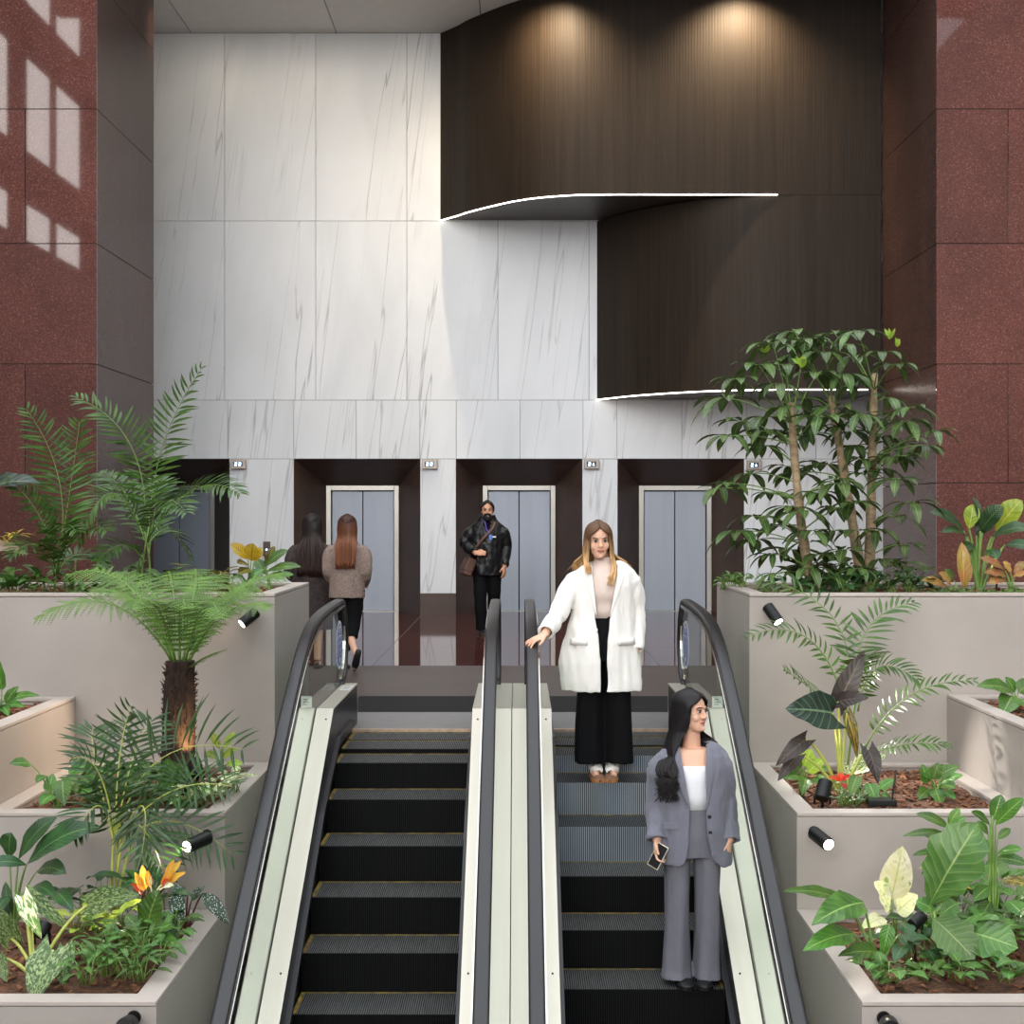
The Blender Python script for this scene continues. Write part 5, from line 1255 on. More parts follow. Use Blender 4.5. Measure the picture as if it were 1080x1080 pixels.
# ================= woman in the white coat, hand on the rubber handrail
B = Body('woman in an open white coat standing on the right escalator, hand on the handrail', (0.593, 10.47, ztread(10.33) + 0.002))
W = B.W; mb = B.mb
HM = headM(W(-.040, -.035, 1.535), 0.10, 0.16, -0.03)
head(mb, HM, 1.05)
limb(mb, [W(-.005, .03, 1.40), W(-.012, .015, 1.49), W(-.03, -.01, 1.60)], [.062, .052, .054])
mb.rings([ell(W(0, 0, z), rx, ry) for z, rx, ry in ((.90, .15, .11), (1.0, .155, .115), (1.12, .13, .10), (1.25, .14, .11), (1.36, .16, .115), (1.43, .155, .09), (1.47, .09, .07))])
rw = B.L(574, 670, 10.13); re = B.L(588, 648, 10.36); rsd = B.L(606, 606, 10.46)
limb(mb, [rsd + V((.03, 0, -.055)), re, rw], [.04, .038, .027])
lw = B.L(670, 689, 10.42); le = B.L(672, 650, 10.52); lsd = B.L(666, 604, 10.48)
limb(mb, [lsd + V((-.03, 0, -.055)), le, lw], [.04, .038, .027])
hand(mb, rw, (-0.84, -0.34, -.34), (-.30, -0.30, 0.90), (0, -1, 0), 0.34, 1.02, 0.42)
hand(mb, lw, (-0.10, -0.10, -1), (0.75, -.65, 0.0), (-.6, -.8, 0), 0.32, 0.98)
for q in (-1, 1):
    limb(mb, [W(q * .085, 0, .95), W(q * .09, -.01, .5), W(q * .085, .01, .1)], [.085, .055, .038])
    limb(mb, [W(q * .07, .03, .10), W(q * .065, -.02, .06), W(q * .06, -.10, .036)], [.035, .032, .020])
body = B.finish(MT['skin'], .0042, 2)
face(body, HM, 1.05, MT['brow_b'])
# trousers
m = MB()
m.rings([ell(W(0, 0, z), rx, ry) for z, rx, ry in ((.82, .185, .12), (.95, .185, .13), (1.05, .165, .12), (1.125, .145, .108), (1.14, .143, .106))])
for q in (-1, 1):
    rs = []
    for k in range(15):
        t = k / 14; z = .93 - t * .815
        rs.append(ell(W(q * (.088 + .012 * t), 0.005, z), .088 + .012 * t, .105 + .01 * t, 32, 2.3, fold=.035 * (0.3 + t), fk=6, ph=q * 1.2 + t * 1.5))
    m.rings(rs)
fuse('trousers', m, MT['black_cloth'], B.root, .007, 0, 3, post=folds(.009, 12, 1.2, 1.))
# knitted top
m = MB(); rs = []
for z, rx, ry in ((1.115, .145, .112), (1.17, .143, .112), (1.20, .148, .116), (1.235, .150, .119), (1.243, .158, .127), (1.30, .160, .130), (1.37, .168, .128), (1.43, .165, .102), (1.47, .10, .078), (1.495, .066, .062), (1.53, .060, .058)):
    rs.append(ell(W(-.004, 0, z), rx, ry, 36, fold=.006, fk=11, ph=z * 30))
m.rings(rs, True, False); kn = build('knit_top', m, MT['knit'], B.root, smooth=True)
s_ = kn.modifiers.new('thick', 'SOLIDIFY'); s_.thickness = 0.008
# coat: thick open shell with sleeves, run together
m = MB(); rs = []
#       z     cx    rx    ry   left edge x, right edge x
COAT = [(.615, -.012, .268, .165, -.030, .002), (.68, -.018, .275, .168, -.032, .006), (.80, -.026, .272, .168, -.036, .012), (.95, -.026, .250, .162, -.046, .018), (1.10, -.014, .222, .152, -.058, .028),
        (1.22, -.004, .205, .150, -.068, .045), (1.34, 0, .203, .146, -.078, .066), (1.42, 0, .205, .122, -.086, .086), (1.465, 0, .160, .098, -.088, .090), (1.495, 0, .100, .080, -.075, .075)]
for z, cx_, rx, ry, xl, xr in COAT:
    aR = math.asin(max(-1, min(1, (xr - cx_) / rx))); aL = math.asin(max(-1, min(1, (xl - cx_) / rx)))
    low = max(0, (1.15 - z))
    rs.append(ell(W(cx_, 0.005, z), rx, ry, 46, 2.15, aR, 2 * PI + aL, fold=.045 * low, fk=5, ph=.6 + z * 1.5))
m.rings(rs, False, False)
limb(m, [W(-.11, .005, 1.375), rsd + V((.006, 0, -.062)), re, rw.lerp(re, .12)], [.060, .068, .058, .046], 18, 1, False, wr=.035, seed=1)
limb(m, [W(.11, .005, 1.375), lsd + V((-.006, 0, -.062)), le, lw.lerp(le, .10)], [.060, .068, .058, .048], 18, 1, False, wr=.035, seed=4)
coat = fuse('coat', m, MT['coat_white'], B.root, .007, .016, 3, post=folds(.018, 9, 3.0))
def lapel(parent, pts_in, pts_out, mat_, yoff):
    """flat turned-back collar piece between two edge lines"""
    m = MB(); vs = []
    for a, b in zip(pts_in, pts_out): vs += [a, a.lerp(b, .5) + V((0, -.006, 0)), b]
    n = len(pts_in)
    m.add(vs, [(3*i+j, 3*i+j+1, 3*i+j+4, 3*i+j+3) for i in range(n - 1) for j in (0, 1)])
    o = build('lapel', m, mat_, parent, smooth=True, fixn=False)
    k = o.modifiers.new('thick', 'SOLIDIFY'); k.thickness = .006
    k2 = o.modifiers.new('sub', 'SUBSURF'); k2.levels = 1; k2.render_levels = 2
    return o
def front_y(tab, z, x, cx0=0.005):
    """y of the garment's outer face at height z and offset x"""
    for a, b in zip(tab, tab[1:]):
        if a[0] <= z <= b[0]:
            t = (z - a[0]) / (b[0] - a[0]); cx_, rx, ry = [a[q] * (1 - t) + b[q] * t for q in (1, 2, 3)]
            u = max(-.98, min(.98, (x - cx_) / rx)); return cx0 - ry * (1 - abs(u) ** 2.15) ** (1 / 2.15)
    return -.1
def garm(x, z, tab, off=-.014): return W(x, front_y(tab, z, x) + off, z)
lapel(coat, [garm(x, z, COAT) for x, z in ((.030, 1.13), (.050, 1.24), (.068, 1.34), (.086, 1.42), (.082, 1.475))],
      [garm(x, z, COAT, -.016) for x, z in ((.036, 1.14), (.088, 1.25), (.118, 1.35), (.150, 1.415), (.110, 1.475))], MT['coat_white'], 0)
lapel(coat, [garm(x, z, COAT) for x, z in ((-.058, 1.13), (-.068, 1.24), (-.078, 1.34), (-.086, 1.42), (-.080, 1.475))],
      [garm(x, z, COAT, -.016) for x, z in ((-.064, 1.14), (-.096, 1.25), (-.124, 1.35), (-.150, 1.415), (-.108, 1.475))], MT['coat_white'], 0)
for (p0, p1, rad) in ((rw.lerp(re, .26), rw.lerp(re, .20), .056), (lw.lerp(le, .26), lw.lerp(le, .20), .057)):
    m = MB(); m.tube([p0, p1], rad, 20, cap=False); c_ = build('cuff_strap', m, MT['coat_white'], coat, smooth=True); k = c_.modifiers.new('t', 'SOLIDIFY'); k.thickness = .006
for q in (-1, 1):
    m = MB(); limb(m, [W(q * .072, .03, .16), W(q * .066, .0, .09), W(q * .062, -.05, .062)], [.043, .043, .036], 14); build('sock', m, MT['shoe_white'], B.root, smooth=True)
for z0, x0, x1 in ((.96, -.235, -.120), (.96, .085, .200)):
    m = MB(); vs = [garm(x0 + (x1 - x0) * k / 6, z, COAT, -.026) for z in (z0 - .022, z0 + .022) for k in range(7)]
    m.add(vs, [(k, k + 1, k + 8, k + 7) for k in range(6)]); pf = build('pocket_flap', m, MT['coat_white'], coat, smooth=True, fixn=False); k_ = pf.modifiers.new('t', 'SOLIDIFY'); k_.thickness = .016; k_.offset = 0
m = MB(); p = garm(-.064, 1.04, COAT, -.012); m.cyl(p, p + V((0, -.006, 0)), .012, n=16); build('button', m, MT['coat_white'], coat)
for q, a in ((-1, 0.12), (1, -0.10)):
    sh = shoe(B.root, W(q * .062 - .004, .10, 0), a, .285, .098, .085, MT['shoe_brown'], MT['gum_sole'])
    m = MB(); hp = W(q * .062 - .004, .10, 0); Rz = Matrix.Rotation(a, 3, 'Z')
    m.rings([[hp + Rz @ V((math.cos(t) * w, y, z + max(0, math.sin(t)) * .02)) for t in [PI * j / 8 for j in range(9)]] for y, w, z in ((-.05, .034, .092), (-.10, .040, .086), (-.15, .040, .068), (-.178, .026, .054))], False, False)
    tg = build('shoe_tongue', m, MT['shoe_white'], sh, smooth=True); k = tg.modifiers.new('t', 'SOLIDIFY'); k.thickness = .006
# hair, parted in the middle
m = MB(); cap_hair(m, HM, 1.05, .012, 0.88, .03); hc = build('hair', m, MT['hair_ombre'], B.root, smooth=True); k = hc.modifiers.new('t', 'SOLIDIFY'); k.thickness = .008; k.offset = 1
def hp1(t, rs):
    th = (0.80 + rs.random() * 2.34) * (1 if t < .5 else -1); s = 1.05
    a = HM @ (V((.004 * (1 if th > 0 else -1), -.052 + .12 * (abs(th) / PI), .232 - .012 * abs(th) / PI)) * s)
    f = math.sin(abs(th))
    b = HM @ (V((.076 * math.sin(th), .006 - .085 * math.cos(th), .185)) * s); c = HM @ (V((.093 * math.sin(th), .012 - .098 * math.cos(th), .105)) * s)
    d = HM @ (V((.098 * math.sin(th) * 1.02, .015 - .088 * math.cos(th), .015)) * s)
    sg = 1 if th > 0 else -1
    if abs(th) < 1.5:
        e = W(-.03 + sg * (.075 + .03 * rs.random()), -.135 - .02 * rs.random(), 1.44); f_ = W(-.02 + (.055 if sg > 0 else -.095) + .05 * (rs.random() - .5), -.162 - .012 * rs.random(), (1.33 if sg > 0 else 1.42) + .07 * rs.random())
    else:
        e = W(-.02 + .14 * math.sin(th) + .05 * sg, .07 - .06 * math.cos(th) * .3, 1.48); f_ = W(-.02 + sg * (.10 + .13 * rs.random()) * f, .13, 1.40 + .07 * rs.random())
    return [a, b, c, d, e, f_]
strands('hair_strands', hc, HM, 1.05, hp1, 340, MT['hair_ombre'], .0052, 3)

# ================= woman in the grey suit, looking to the side, phone in hand
B = Body('dark-haired woman in a loose grey suit, lower of the two on the escalator, looking aside', (1.013, 8.87, ztread(8.73) + 0.002))
W = B.W; mb = B.mb
HM2 = headM(W(-.008, .005, 1.468), 0.82, 0.03, 0.0)
head(mb, HM2, 1.03)
limb(mb, [W(.005, .035, 1.31), W(.004, .025, 1.40), W(-.002, .012, 1.53)], [.064, .052, .053])
mb.rings([ell(W(0.005, 0, z), rx, ry) for z, rx, ry in ((.84, .14, .10), (.94, .135, .098), (1.04, .118, .088), (1.16, .132, .102), (1.26, .158, .112), (1.325, .165, .088), (1.365, .10, .07))])
YB = 8.87
rsd = B.L(697, 799, YB); re = B.L(694, 847, YB + .03); rw = B.L(693, 887, YB - .08)
lsd = B.L(762, 797, YB); le = B.L(765, 848, YB + .03); lw = B.L(769, 888, YB - .05)
limb(mb, [rsd + V((.03, 0, -.055)), re, rw], [.04, .038, .027]); limb(mb, [lsd + V((-.03, 0, -.055)), le, lw], [.04, .038, .027])
tipsR = hand(mb, rw, (0.06, -0.22, -1), (-.8, .55, 0), (.2, -1, 0), 0.62, 0.95, thumb_in=.35)
tipsL = hand(mb, lw, (-0.10, -0.12, -1), (0.85, -.4, 0), (-.3, -1, 0), 0.55, 0.95)
for q in (-1, 1):
    limb(mb, [W(q * .085, 0, .9), W(q * .085, -.01, .5), W(q * .07, .01, .1)], [.085, .055, .038])
    limb(mb, [W(q * .065, .03, .10), W(q * .065, -.02, .06), W(q * .065, -.08, .034)], [.035, .030, .018])
body = B.finish(MT['skin'], .0042, 2)
face(body, HM2, 1.03, MT['brow_k'])
for k, (p, d) in enumerate(tipsL[:4]):
    m = MB(); m.ball(p - d * .002 + V((0, -.004, 0)), (.0062, .0062, .009), 8, 6); build('fingernail', m, MT['nail_red'], body, smooth=True)
m = MB()
m.rings([ell(W(.005, 0, z), rx, ry) for z, rx, ry in ((.74, .175, .118), (.86, .175, .125), (.96, .150, .112), (1.035, .132, .102), (1.05, .131, .101))])
for q in (-1, 1):
    rs = []
    for k in range(17):
        t = k / 16; z = .86 - t * .828
        fl = .07 * max(0, t - .93) / .07
        rs.append(ell(W(q * (.088 + .002 * t) + .005, 0.005 - .03 * max(0, t - .8), z), .086 - .012 * math.sin(PI * min(1, t * 1.1)) - .006 * t + fl * .12, .102 + fl * .2, 32, 2.2, fold=.03 * (0.35 + t), fk=5, ph=q * 1.4 + t * 2.6))
    m.rings(rs)
fuse('trousers', m, MT['suit_trouser'], B.root, .007, 0, 3, post=folds(.010, 10, 1.6, 5.))
m = MB(); rs = []
for z, rx, ry in ((1.02, .134, .105), (1.10, .133, .106), (1.18, .143, .118), (1.24, .150, .122), (1.275, .135, .115)):
    rs.append(ell(W(.005, 0, z), rx, ry, 36, fold=.012, fk=3, ph=z * 40))
m.rings(rs, True, False); kn = build('white_top', m, MT['white_knit'], B.root, smooth=True); s_ = kn.modifiers.new('thick', 'SOLIDIFY'); s_.thickness = 0.007
m = MB(); rs = []
BLZ = [(.695, .012, .212, .150, -.075, .150), (.72, .012, .214, .152, -.048, .118), (.76, .012, .214, .152, -.034, .098), (.85, .010, .210, .150, -.026, .084), (.96, .008, .203, .146, -.022, .076), (1.06, .006, .200, .144, -.024, .070), (1.16, .004, .202, .145, -.042, .066),
       (1.26, .004, .208, .138, -.060, .064), (1.325, .004, .205, .116, -.072, .070), (1.365, .004, .160, .096, -.080, .082), (1.395, .004, .098, .080, -.070, .074)]
for z, cx_, rx, ry, xl, xr in BLZ:
    aR = math.asin(max(-1, min(1, (xr - cx_) / rx))); aL = math.asin(max(-1, min(1, (xl - cx_) / rx)))
    low = max(0, (1.0 - z))
    rs.append(ell(W(cx_, 0.005, z), rx, ry, 46, 2.15, aR, 2 * PI + aL, fold=.035 * low + .008, fk=5, ph=1.8 + z * 2))
m.rings(rs, False, False)
limb(m, [W(-.11, .005, 1.28), rsd + V((.010, 0, -.060)), re, rw.lerp(re, .02)], [.062, .070, .064, .056], 18, 1, False, wr=.04, seed=2)
limb(m, [W(.115, .005, 1.28), lsd + V((-.008, 0, -.060)), le, lw.lerp(le, .02)], [.062, .070, .064, .056], 18, 1, False, wr=.04, seed=5)
coat = fuse('blazer', m, MT['suit'], B.root, .007, .015, 3, post=folds(.016, 10, 3.8, 3.))
lapel(coat, [garm(x, z, BLZ) for x, z in ((-.024, 1.03), (-.044, 1.15), (-.060, 1.26), (-.074, 1.33), (-.072, 1.385))],
      [garm(x, z, BLZ, -.016) for x, z in ((-.030, 1.04), (-.090, 1.16), (-.112, 1.25), (-.135, 1.315), (-.098, 1.385))], MT['suit'], 0)
lapel(coat, [garm(x, z, BLZ) for x, z in ((.070, 1.03), (.066, 1.15), (.064, 1.26), (.070, 1.33), (.074, 1.385))],
      [garm(x, z, BLZ, -.016) for x, z in ((.078, 1.04), (.108, 1.16), (.124, 1.25), (.150, 1.315), (.104, 1.385))], MT['suit'], 0)
for x, z in ((.088, .99), (.092, .90)):
    m = MB(); p = garm(x, z, BLZ, -.010); m.cyl(p, p + V((0, -.008, 0)), .011, n=16); build('button', m, MT['button'], coat)
m = MB(); p = garm(-.118, .935, BLZ, -.014); m.box((p.x - .055, p.y - .006, p.z - .02), (p.x + .045, p.y + .004, p.z + .018)); build('pocket_flap', m, MT['suit'], coat, bevel=.003)
for q, a in ((-1, .10), (1, -.06)):
    sh = shoe(B.root, W(q * .068 + .004, .07, 0), a, .275, .094, .075, MT['shoe_black'], MT['shoe_black'])
m = MB(); cap_hair(m, HM2, 1.03, .014, 0.92, .02); hc = build('hair', m, MT['hair_black'], B.root, smooth=True); k = hc.modifiers.new('t', 'SOLIDIFY'); k.thickness = .008; k.offset = 1
def hp2(t, rs):
    s = 1.03; side = 1 if t > .22 else -1
    th = (0.85 + rs.random() * 2.29) * (-1 if side > 0 else 1)
    a = HM2 @ (V((.004 * (1 if th > 0 else -1), -.052 + .12 * (abs(th) / PI), .232 - .012 * abs(th) / PI)) * s)
    b = HM2 @ (V((.077 * math.sin(th), .006 - .085 * math.cos(th), .185)) * s); c = HM2 @ (V((.095 * math.sin(th), .014 - .100 * math.cos(th), .105)) * s)
    d = HM2 @ (V((.100 * math.sin(th) * 1.02, .03 - .085 * math.cos(th), .0)) * s)
    if side > 0:
        u = rs.random(); e = W(-.115 - .06 * u, -.115 + .10 * u, 1.33); w = .028 * math.sin(t * 60 + 2 * u)
        f_ = W(-.125 - .07 * u + w, -.165 + .05 * u, 1.25); g = W(-.115 - .08 * u - w, -.168 + .05 * u, 1.18); h = W(-.11 - .10 * u + w, -.165 + .04 * u, 1.07 + .17 * rs.random())
        return [a, b, c, d, e, f_, g, h]
    e = W(.045 + .10 * rs.random(), .09, 1.40); f_ = W(.10 + .07 * rs.random(), .05 - .08 * rs.random(), 1.35 + .02 * rs.random())
    return [a, b, c, d, e, f_]
strands('hair_strands', hc, HM2, 1.03, hp2, 380, MT['hair_black'], .0055, 6)
# phone, held
pc = B.L(694, 903, YB - .12)
ph = thing('phone', 'smartphone in a pale case held low by the woman in grey', 'phone', pc)
Rp = Euler((-0.25, 0.42, -0.5)).to_matrix()
def rbox(m, c, h, R): m.add([V(c) + R @ V((a * h[0], b * h[1], d * h[2])) for d in (-1, 1) for a, b in ((-1, -1), (1, -1), (1, 1), (-1, 1))], [(0,3,2,1),(4,5,6,7),(0,1,5,4),(1,2,6,5),(2,3,7,6),(3,0,4,7)])
m = MB(); rbox(m, pc, (.036, .0045, .072), Rp); build('case', m, MT['phone_body'], ph, bevel=.004)
m = MB(); rbox(m, pc + Rp @ V((0, -.005, 0)), (.032, .0008, .067), Rp); build('screen', m, MT['screen'], ph)

# ================= man with the messenger bag
YM = 21.45
B = Body('bearded man in a black leather jacket walking from the middle elevator', (at(514, 668, YM).x, YM, 0.0))
W = B.W; mb = B.mb
HM3 = headM(W(.0, -.03, 1.615), .05, .03, 0)
head(mb, HM3, 1.14)
limb(mb, [W(0, .04, 1.48), W(0, .03, 1.58), W(0, .01, 1.70)], [.075, .064, .064])
mb.rings([ell(W(0, 0, z), rx, ry) for z, rx, ry in ((.9, .17, .12), (1.05, .18, .125), (1.2, .18, .125), (1.38, .2, .13), (1.52, .19, .10), (1.57, .11, .08))])
rsd = W(-.225, 0, 1.51); re = B.L(490, 573, YM - .02); rw = B.L(502, 583.5, YM - .24)
lsd = W(.225, 0, 1.51); le = B.L(534, 577, YM + .02); lw = B.L(532, 598, YM - .08)
limb(mb, [rsd + V((.05, 0, -.085)), re, rw], [.05, .045, .034]); limb(mb, [lsd + V((-.05, 0, -.085)), le, lw], [.05, .045, .034])
hand(mb, rw, (.95, -.2, .05), (-.1, -.75, .5), (0, 0, 1), .75, 1.15); hand(mb, lw, (-.05, -.15, -1), (.8, -.5, 0), (-.5, -.8, 0), .35, 1.15)
fl, fr = W(-.08, -.10, 0), W(.10, .18, 0)
limb(mb, [W(-.10, 0, .95), W(-.09, -.09, .5), fl + V((0, .03, .09))], [.1, .065, .045]); limb(mb, [W(.10, 0, .95), W(.11, .02, .5), fr + V((0, .03, .12))], [.1, .065, .045])
body = B.finish(MT['skin_tan'], .007)
face(body, HM3, 1.14, MT['brow_k'], False)
m = MB()
m.rings([[HM3 @ (V((math.sin(a) * (rx + .007), (yf + yb) / 2 - math.cos(a) * ((yb - yf) / 2 + .008), z)) * 1.14) for a in [-1.35 + 2.7 * k / 16 for k in range(17)]] for z, rx, yf, yb in ((-.012, .028, -.085, -.03),) + tuple(HEAD[1:3]) + ((.040, .053, -.088, .046),)], False, False)
m.tube([HM3 @ (V(q) * 1.14) for q in ((-.034, -.080, .040), (-.026, -.090, .062), (0, -.098, .068), (.026, -.090, .062), (.034, -.080, .040))], [.006, .007, .006, .007, .006], 8)
bd = build('beard', m, MT['beard'], body, smooth=True); k = bd.modifiers.new('t', 'SOLIDIFY'); k.thickness = .012; k.offset = 1
m = MB(); cap_hair(m, HM3, 1.14, .006, 1.12, .10, .186); hc = build('hair', m, MT['hair_short'], B.root, smooth=True); k = hc.modifiers.new('t', 'SOLIDIFY'); k.thickness = .012; k.offset = 1
m = MB(); m.rings([ell(W(0, 0, z), rx, ry) for z, rx, ry in ((.82, .185, .13), (.95, .19, .135), (1.05, .18, .13))])
for q, f in ((-1, fl), (1, fr)):
    limb(m, [W(q * .098, 0, .92), W(q * .095, (-.09 if q < 0 else .02), .5), f + V((0, .03, .06))], [.112, .09, .078], 18, wr=.03)
fuse('trousers', m, MT['black_cloth'], B.root, .009, 0, 3)
m = MB(); rs = []
for z, rx, ry in ((.82, .225, .165), (.95, .228, .168), (1.1, .225, .165), (1.28, .235, .168), (1.42, .245, .155), (1.53, .225, .118), (1.59, .135, .10), (1.68, .098, .095)):
    rs.append(ell(W(0, .005, z), rx, ry, 40, 2.2, -.03 + (.26 if z > 1.45 else 0) + (.25 if z > 1.6 else 0), 2 * PI + .03 - (.26 if z > 1.45 else 0) - (.25 if z > 1.6 else 0), fold=.015, fk=6, ph=z * 5))
m.rings(rs, False, False)
limb(m, [W(-.13, 0, 1.44), rsd + V((.005, 0, -.075)), re, rw.lerp(re, .06)], [.072, .082, .072, .056], 18, 1, False, wr=.05, seed=1)
limb(m, [W(.13, 0, 1.44), lsd + V((-.005, 0, -.075)), le, lw.lerp(le, .06)], [.072, .082, .072, .056], 18, 1, False, wr=.05, seed=3)
jk = fuse('jacket', m, MT['leather'], B.root, .009, .018, 4, post=folds(.014, 9, 5, 2.))
m = MB(); p = W(.098, -.165, 1.37); m.box((p.x - .028, p.y - .004, p.z - .01), (p.x + .028, p.y + .004, p.z + .012)); build('chest_badge', m, MT['white'], jk, bevel=.003)
m = MB(); m.rings([ell(W(0, -.03, z), rx, ry) for z, rx, ry in ((1.35, .09, .115), (1.5, .08, .09), (1.6, .062, .062))], True, False); build('shirt', m, MT['black_cloth'], B.root, smooth=True)
m = MB(); m.tube([W(-.035, -.11, 1.60), W(-.012, -.150, 1.48), W(.045, -.178, 1.40)], .012, 8); ly = build('lanyard', m, MT['lanyard'], B.root)
m = MB(); m.box(W(.025, -.190, 1.33), W(.072, -.182, 1.40)); build('name_card', m, mat('card_blue', S(92, 120, 190), .5), ly)
shoe(B.root, fl + V((0, .10, 0)), .1, .31, .105, .095, MT['shoe_black'], MT['shoe_black']); shoe(B.root, fr + V((0, .10, 0)), -.1, .31, .105, .095, MT['shoe_black'], MT['shoe_black'])
bc = B.L(493.5, 598, YM - .02)
bag = thing('messenger_bag', 'brown leather messenger bag slung across the man in the black jacket', 'bag', bc)
Rb = Euler((0, .42, .25)).to_matrix()
m = MB(); rbox(m, bc, (.060, .17, .125), Rb); build('bag_body', m, MT['bag'], bag, bevel=.02)
m = MB(); rbox(m, bc + Rb @ V((-.012, 0, .03)), (.058, .174, .10), Rb); build('flap', m, MT['bag'], bag, bevel=.015)
m = MB(); pts = catmull([tuple(p) for p in (bc + V((.04, -.08, .11)), W(-.17, -.175, 1.20), W(-.04, -.195, 1.36), W(.085, -.165, 1.50), W(.10, -.05, 1.585), W(.06, .10, 1.5), W(-.16, .18, 1.2), bc + V((.05, .10, .10)))], 5)
m.tube(pts, .02, 8, flat=.35, up=(0, -1, .2)); build('strap', m, MT['bag'], bag, smooth=True)

# ================= the two women walking away to the elevators
YA = 16.3
B = Body('woman with long auburn hair in a beige blazer walking away, one heel lifted', (at(366, 708, YA).x, YA, 0.0))
W = B.W; mb = B.mb
HM4 = headM(W(0, .03, 1.445), PI + .05, 0, 0); head(mb, HM4, 1.03)
limb(mb, [W(0, -.03, 1.3), W(0, -.02, 1.38), W(0, 0, 1.5)], [.06, .052, .053])
mb.rings([ell(W(0, 0, z), rx, ry) for z, rx, ry in ((.84, .16, .115), (.95, .16, .12), (1.05, .13, .10), (1.2, .15, .11), (1.32, .16, .09), (1.37, .09, .07))])
lsd, le, lw = W(-.185, 0, 1.33), W(-.20, -.02, 1.06), W(-.15, .18, .95)
rsd, re, rw = W(.185, 0, 1.33), W(.205, -.03, 1.06), W(.17, .16, .93)
for a, b, c in ((lsd, le, lw), (rsd, re, rw)):
    limb(mb, [a + V(((.04 if a.x < W(0, 0, 0).x else -.04), 0, -.06)), b, c], [.038, .036, .028]); hand(mb, c, (0, .9, -.2), (0, .2, 1), (1 if a.x < W(0,0,0).x else -1, 0, 0), .6, .95)
ankR = B.L(371, 675, YA - .12); heelR = B.L(378, 688, YA - .20); toeR = B.L(374, 705, YA - .05)
limb(mb, [W(.085, 0, .9), B.L(373, 655, YA - .02) , ankR, heelR.lerp(toeR, .25)], [.088, .062, .040, .032]); limb(mb, [heelR, toeR], [.032, .028])
limb(mb, [W(-.085, 0, .9), W(-.06, .14, .5), W(-.05, .22, .08)], [.088, .058, .038]); limb(mb, [W(-.05, .2, .05), W(-.05, .34, .035)], [.033, .028])
body = B.finish(MT['skin'], .0065)
m = MB(); m.rings([ell(W(0, 0, z), rx, ry) for z, rx, ry in ((.78, .18, .125), (.92, .18, .13), (1.02, .15, .11))])
limb(m, [W(.088, 0, .88), B.L(373, 653, YA - .02), ankR.lerp(B.L(373, 655, YA), .12)], [.105, .082, .060], 18, wr=.02); limb(m, [W(-.088, 0, .88), W(-.06, .14, .5), W(-.05, .22, .2)], [.105, .08, .06], 18, wr=.02)
fuse('trousers', m, MT['black_cloth'], B.root, .008, 0, 3)
m = MB(); rs = [ell(W(0, 0, z), rx, ry, 40, 2.2, PI + .1, 3 * PI - .1, fold=.012, fk=6, ph=z * 4) for z, rx, ry in ((.79, .185, .145), (.95, .185, .145), (1.1, .172, .135), (1.22, .178, .135), (1.32, .182, .112), (1.37, .12, .09), (1.41, .08, .075))]
m.rings(rs, False, False)
limb(m, [W(-.10, 0, 1.28), lsd + V((0, 0, -.055)), le, lw.lerp(le, .1)], [.055, .062, .055, .046], 18, 1, False, wr=.03)
limb(m, [W(.10, 0, 1.28), rsd + V((0, 0, -.055)), re, rw.lerp(re, .1)], [.055, .062, .055, .046], 18, 1, False, wr=.03)
fuse('blazer', m, MT['tweed'], B.root, .008, .014, 4, post=folds(.010, 9, 4, 2.))
d_ = (toeR - heelR)
m = MB(); mid_ = [heelR - d_ * .12 + V((0, -.012, .0)), heelR + d_ * .3 + V((0, -.018, 0)), heelR + d_ * .75 + V((0, -.016, 0)), toeR + d_ * .12]
m.tube(mid_, [.030, .036, .042, .018], 14, flat=.62, up=(0, -1, 0)); build('shoe', m, MT['shoe_black'], B.root, smooth=True)
shoe(B.root, W(-.05, .19, 0), PI, .26, .085, .07, MT['shoe_black'], MT['shoe_black'])
def back_hair(HM_, s, W, zend, wid, mat_, n, seed, ywave=0.0):
    m = MB(); cap_hair(m, HM_, s, .014, .9, .0); hc = build('hair', m, mat_, B.root, smooth=True); k = hc.modifiers.new('t', 'SOLIDIFY'); k.thickness = .008; k.offset = 1
    def f(t, rs):
        th = PI + (rs.random() - .5) * 3.6
        a = HM_ @ (V((0, -.03 + .06 * rs.random(), .233)) * s); b = HM_ @ (V((.077 * math.sin(th), .006 - .085 * math.cos(th), .185)) * s)
        c = HM_ @ (V((.094 * math.sin(th), .014 - .100 * math.cos(th), .10)) * s); d = HM_ @ (V((.095 * math.sin(th), .03 - .09 * math.cos(th), .0)) * s)
        x = -math.sin(th) * wid
        e = W(x * 1.05, -.150 + .02 * rs.random(), (zend + 1.42) / 2 + .08); g = W(x * .95 + ywave * math.sin(t * 50), -.182 + .015 * rs.random(), zend + .05 * rs.random())
        return [a, b, c, d, e, g]
    strands('hair_strands', hc, HM_, s, f, n, mat_, .0095, seed)
back_hair(HM4, 1.03, W, 1.10, .105, MT['hair_auburn'], 190, 8)

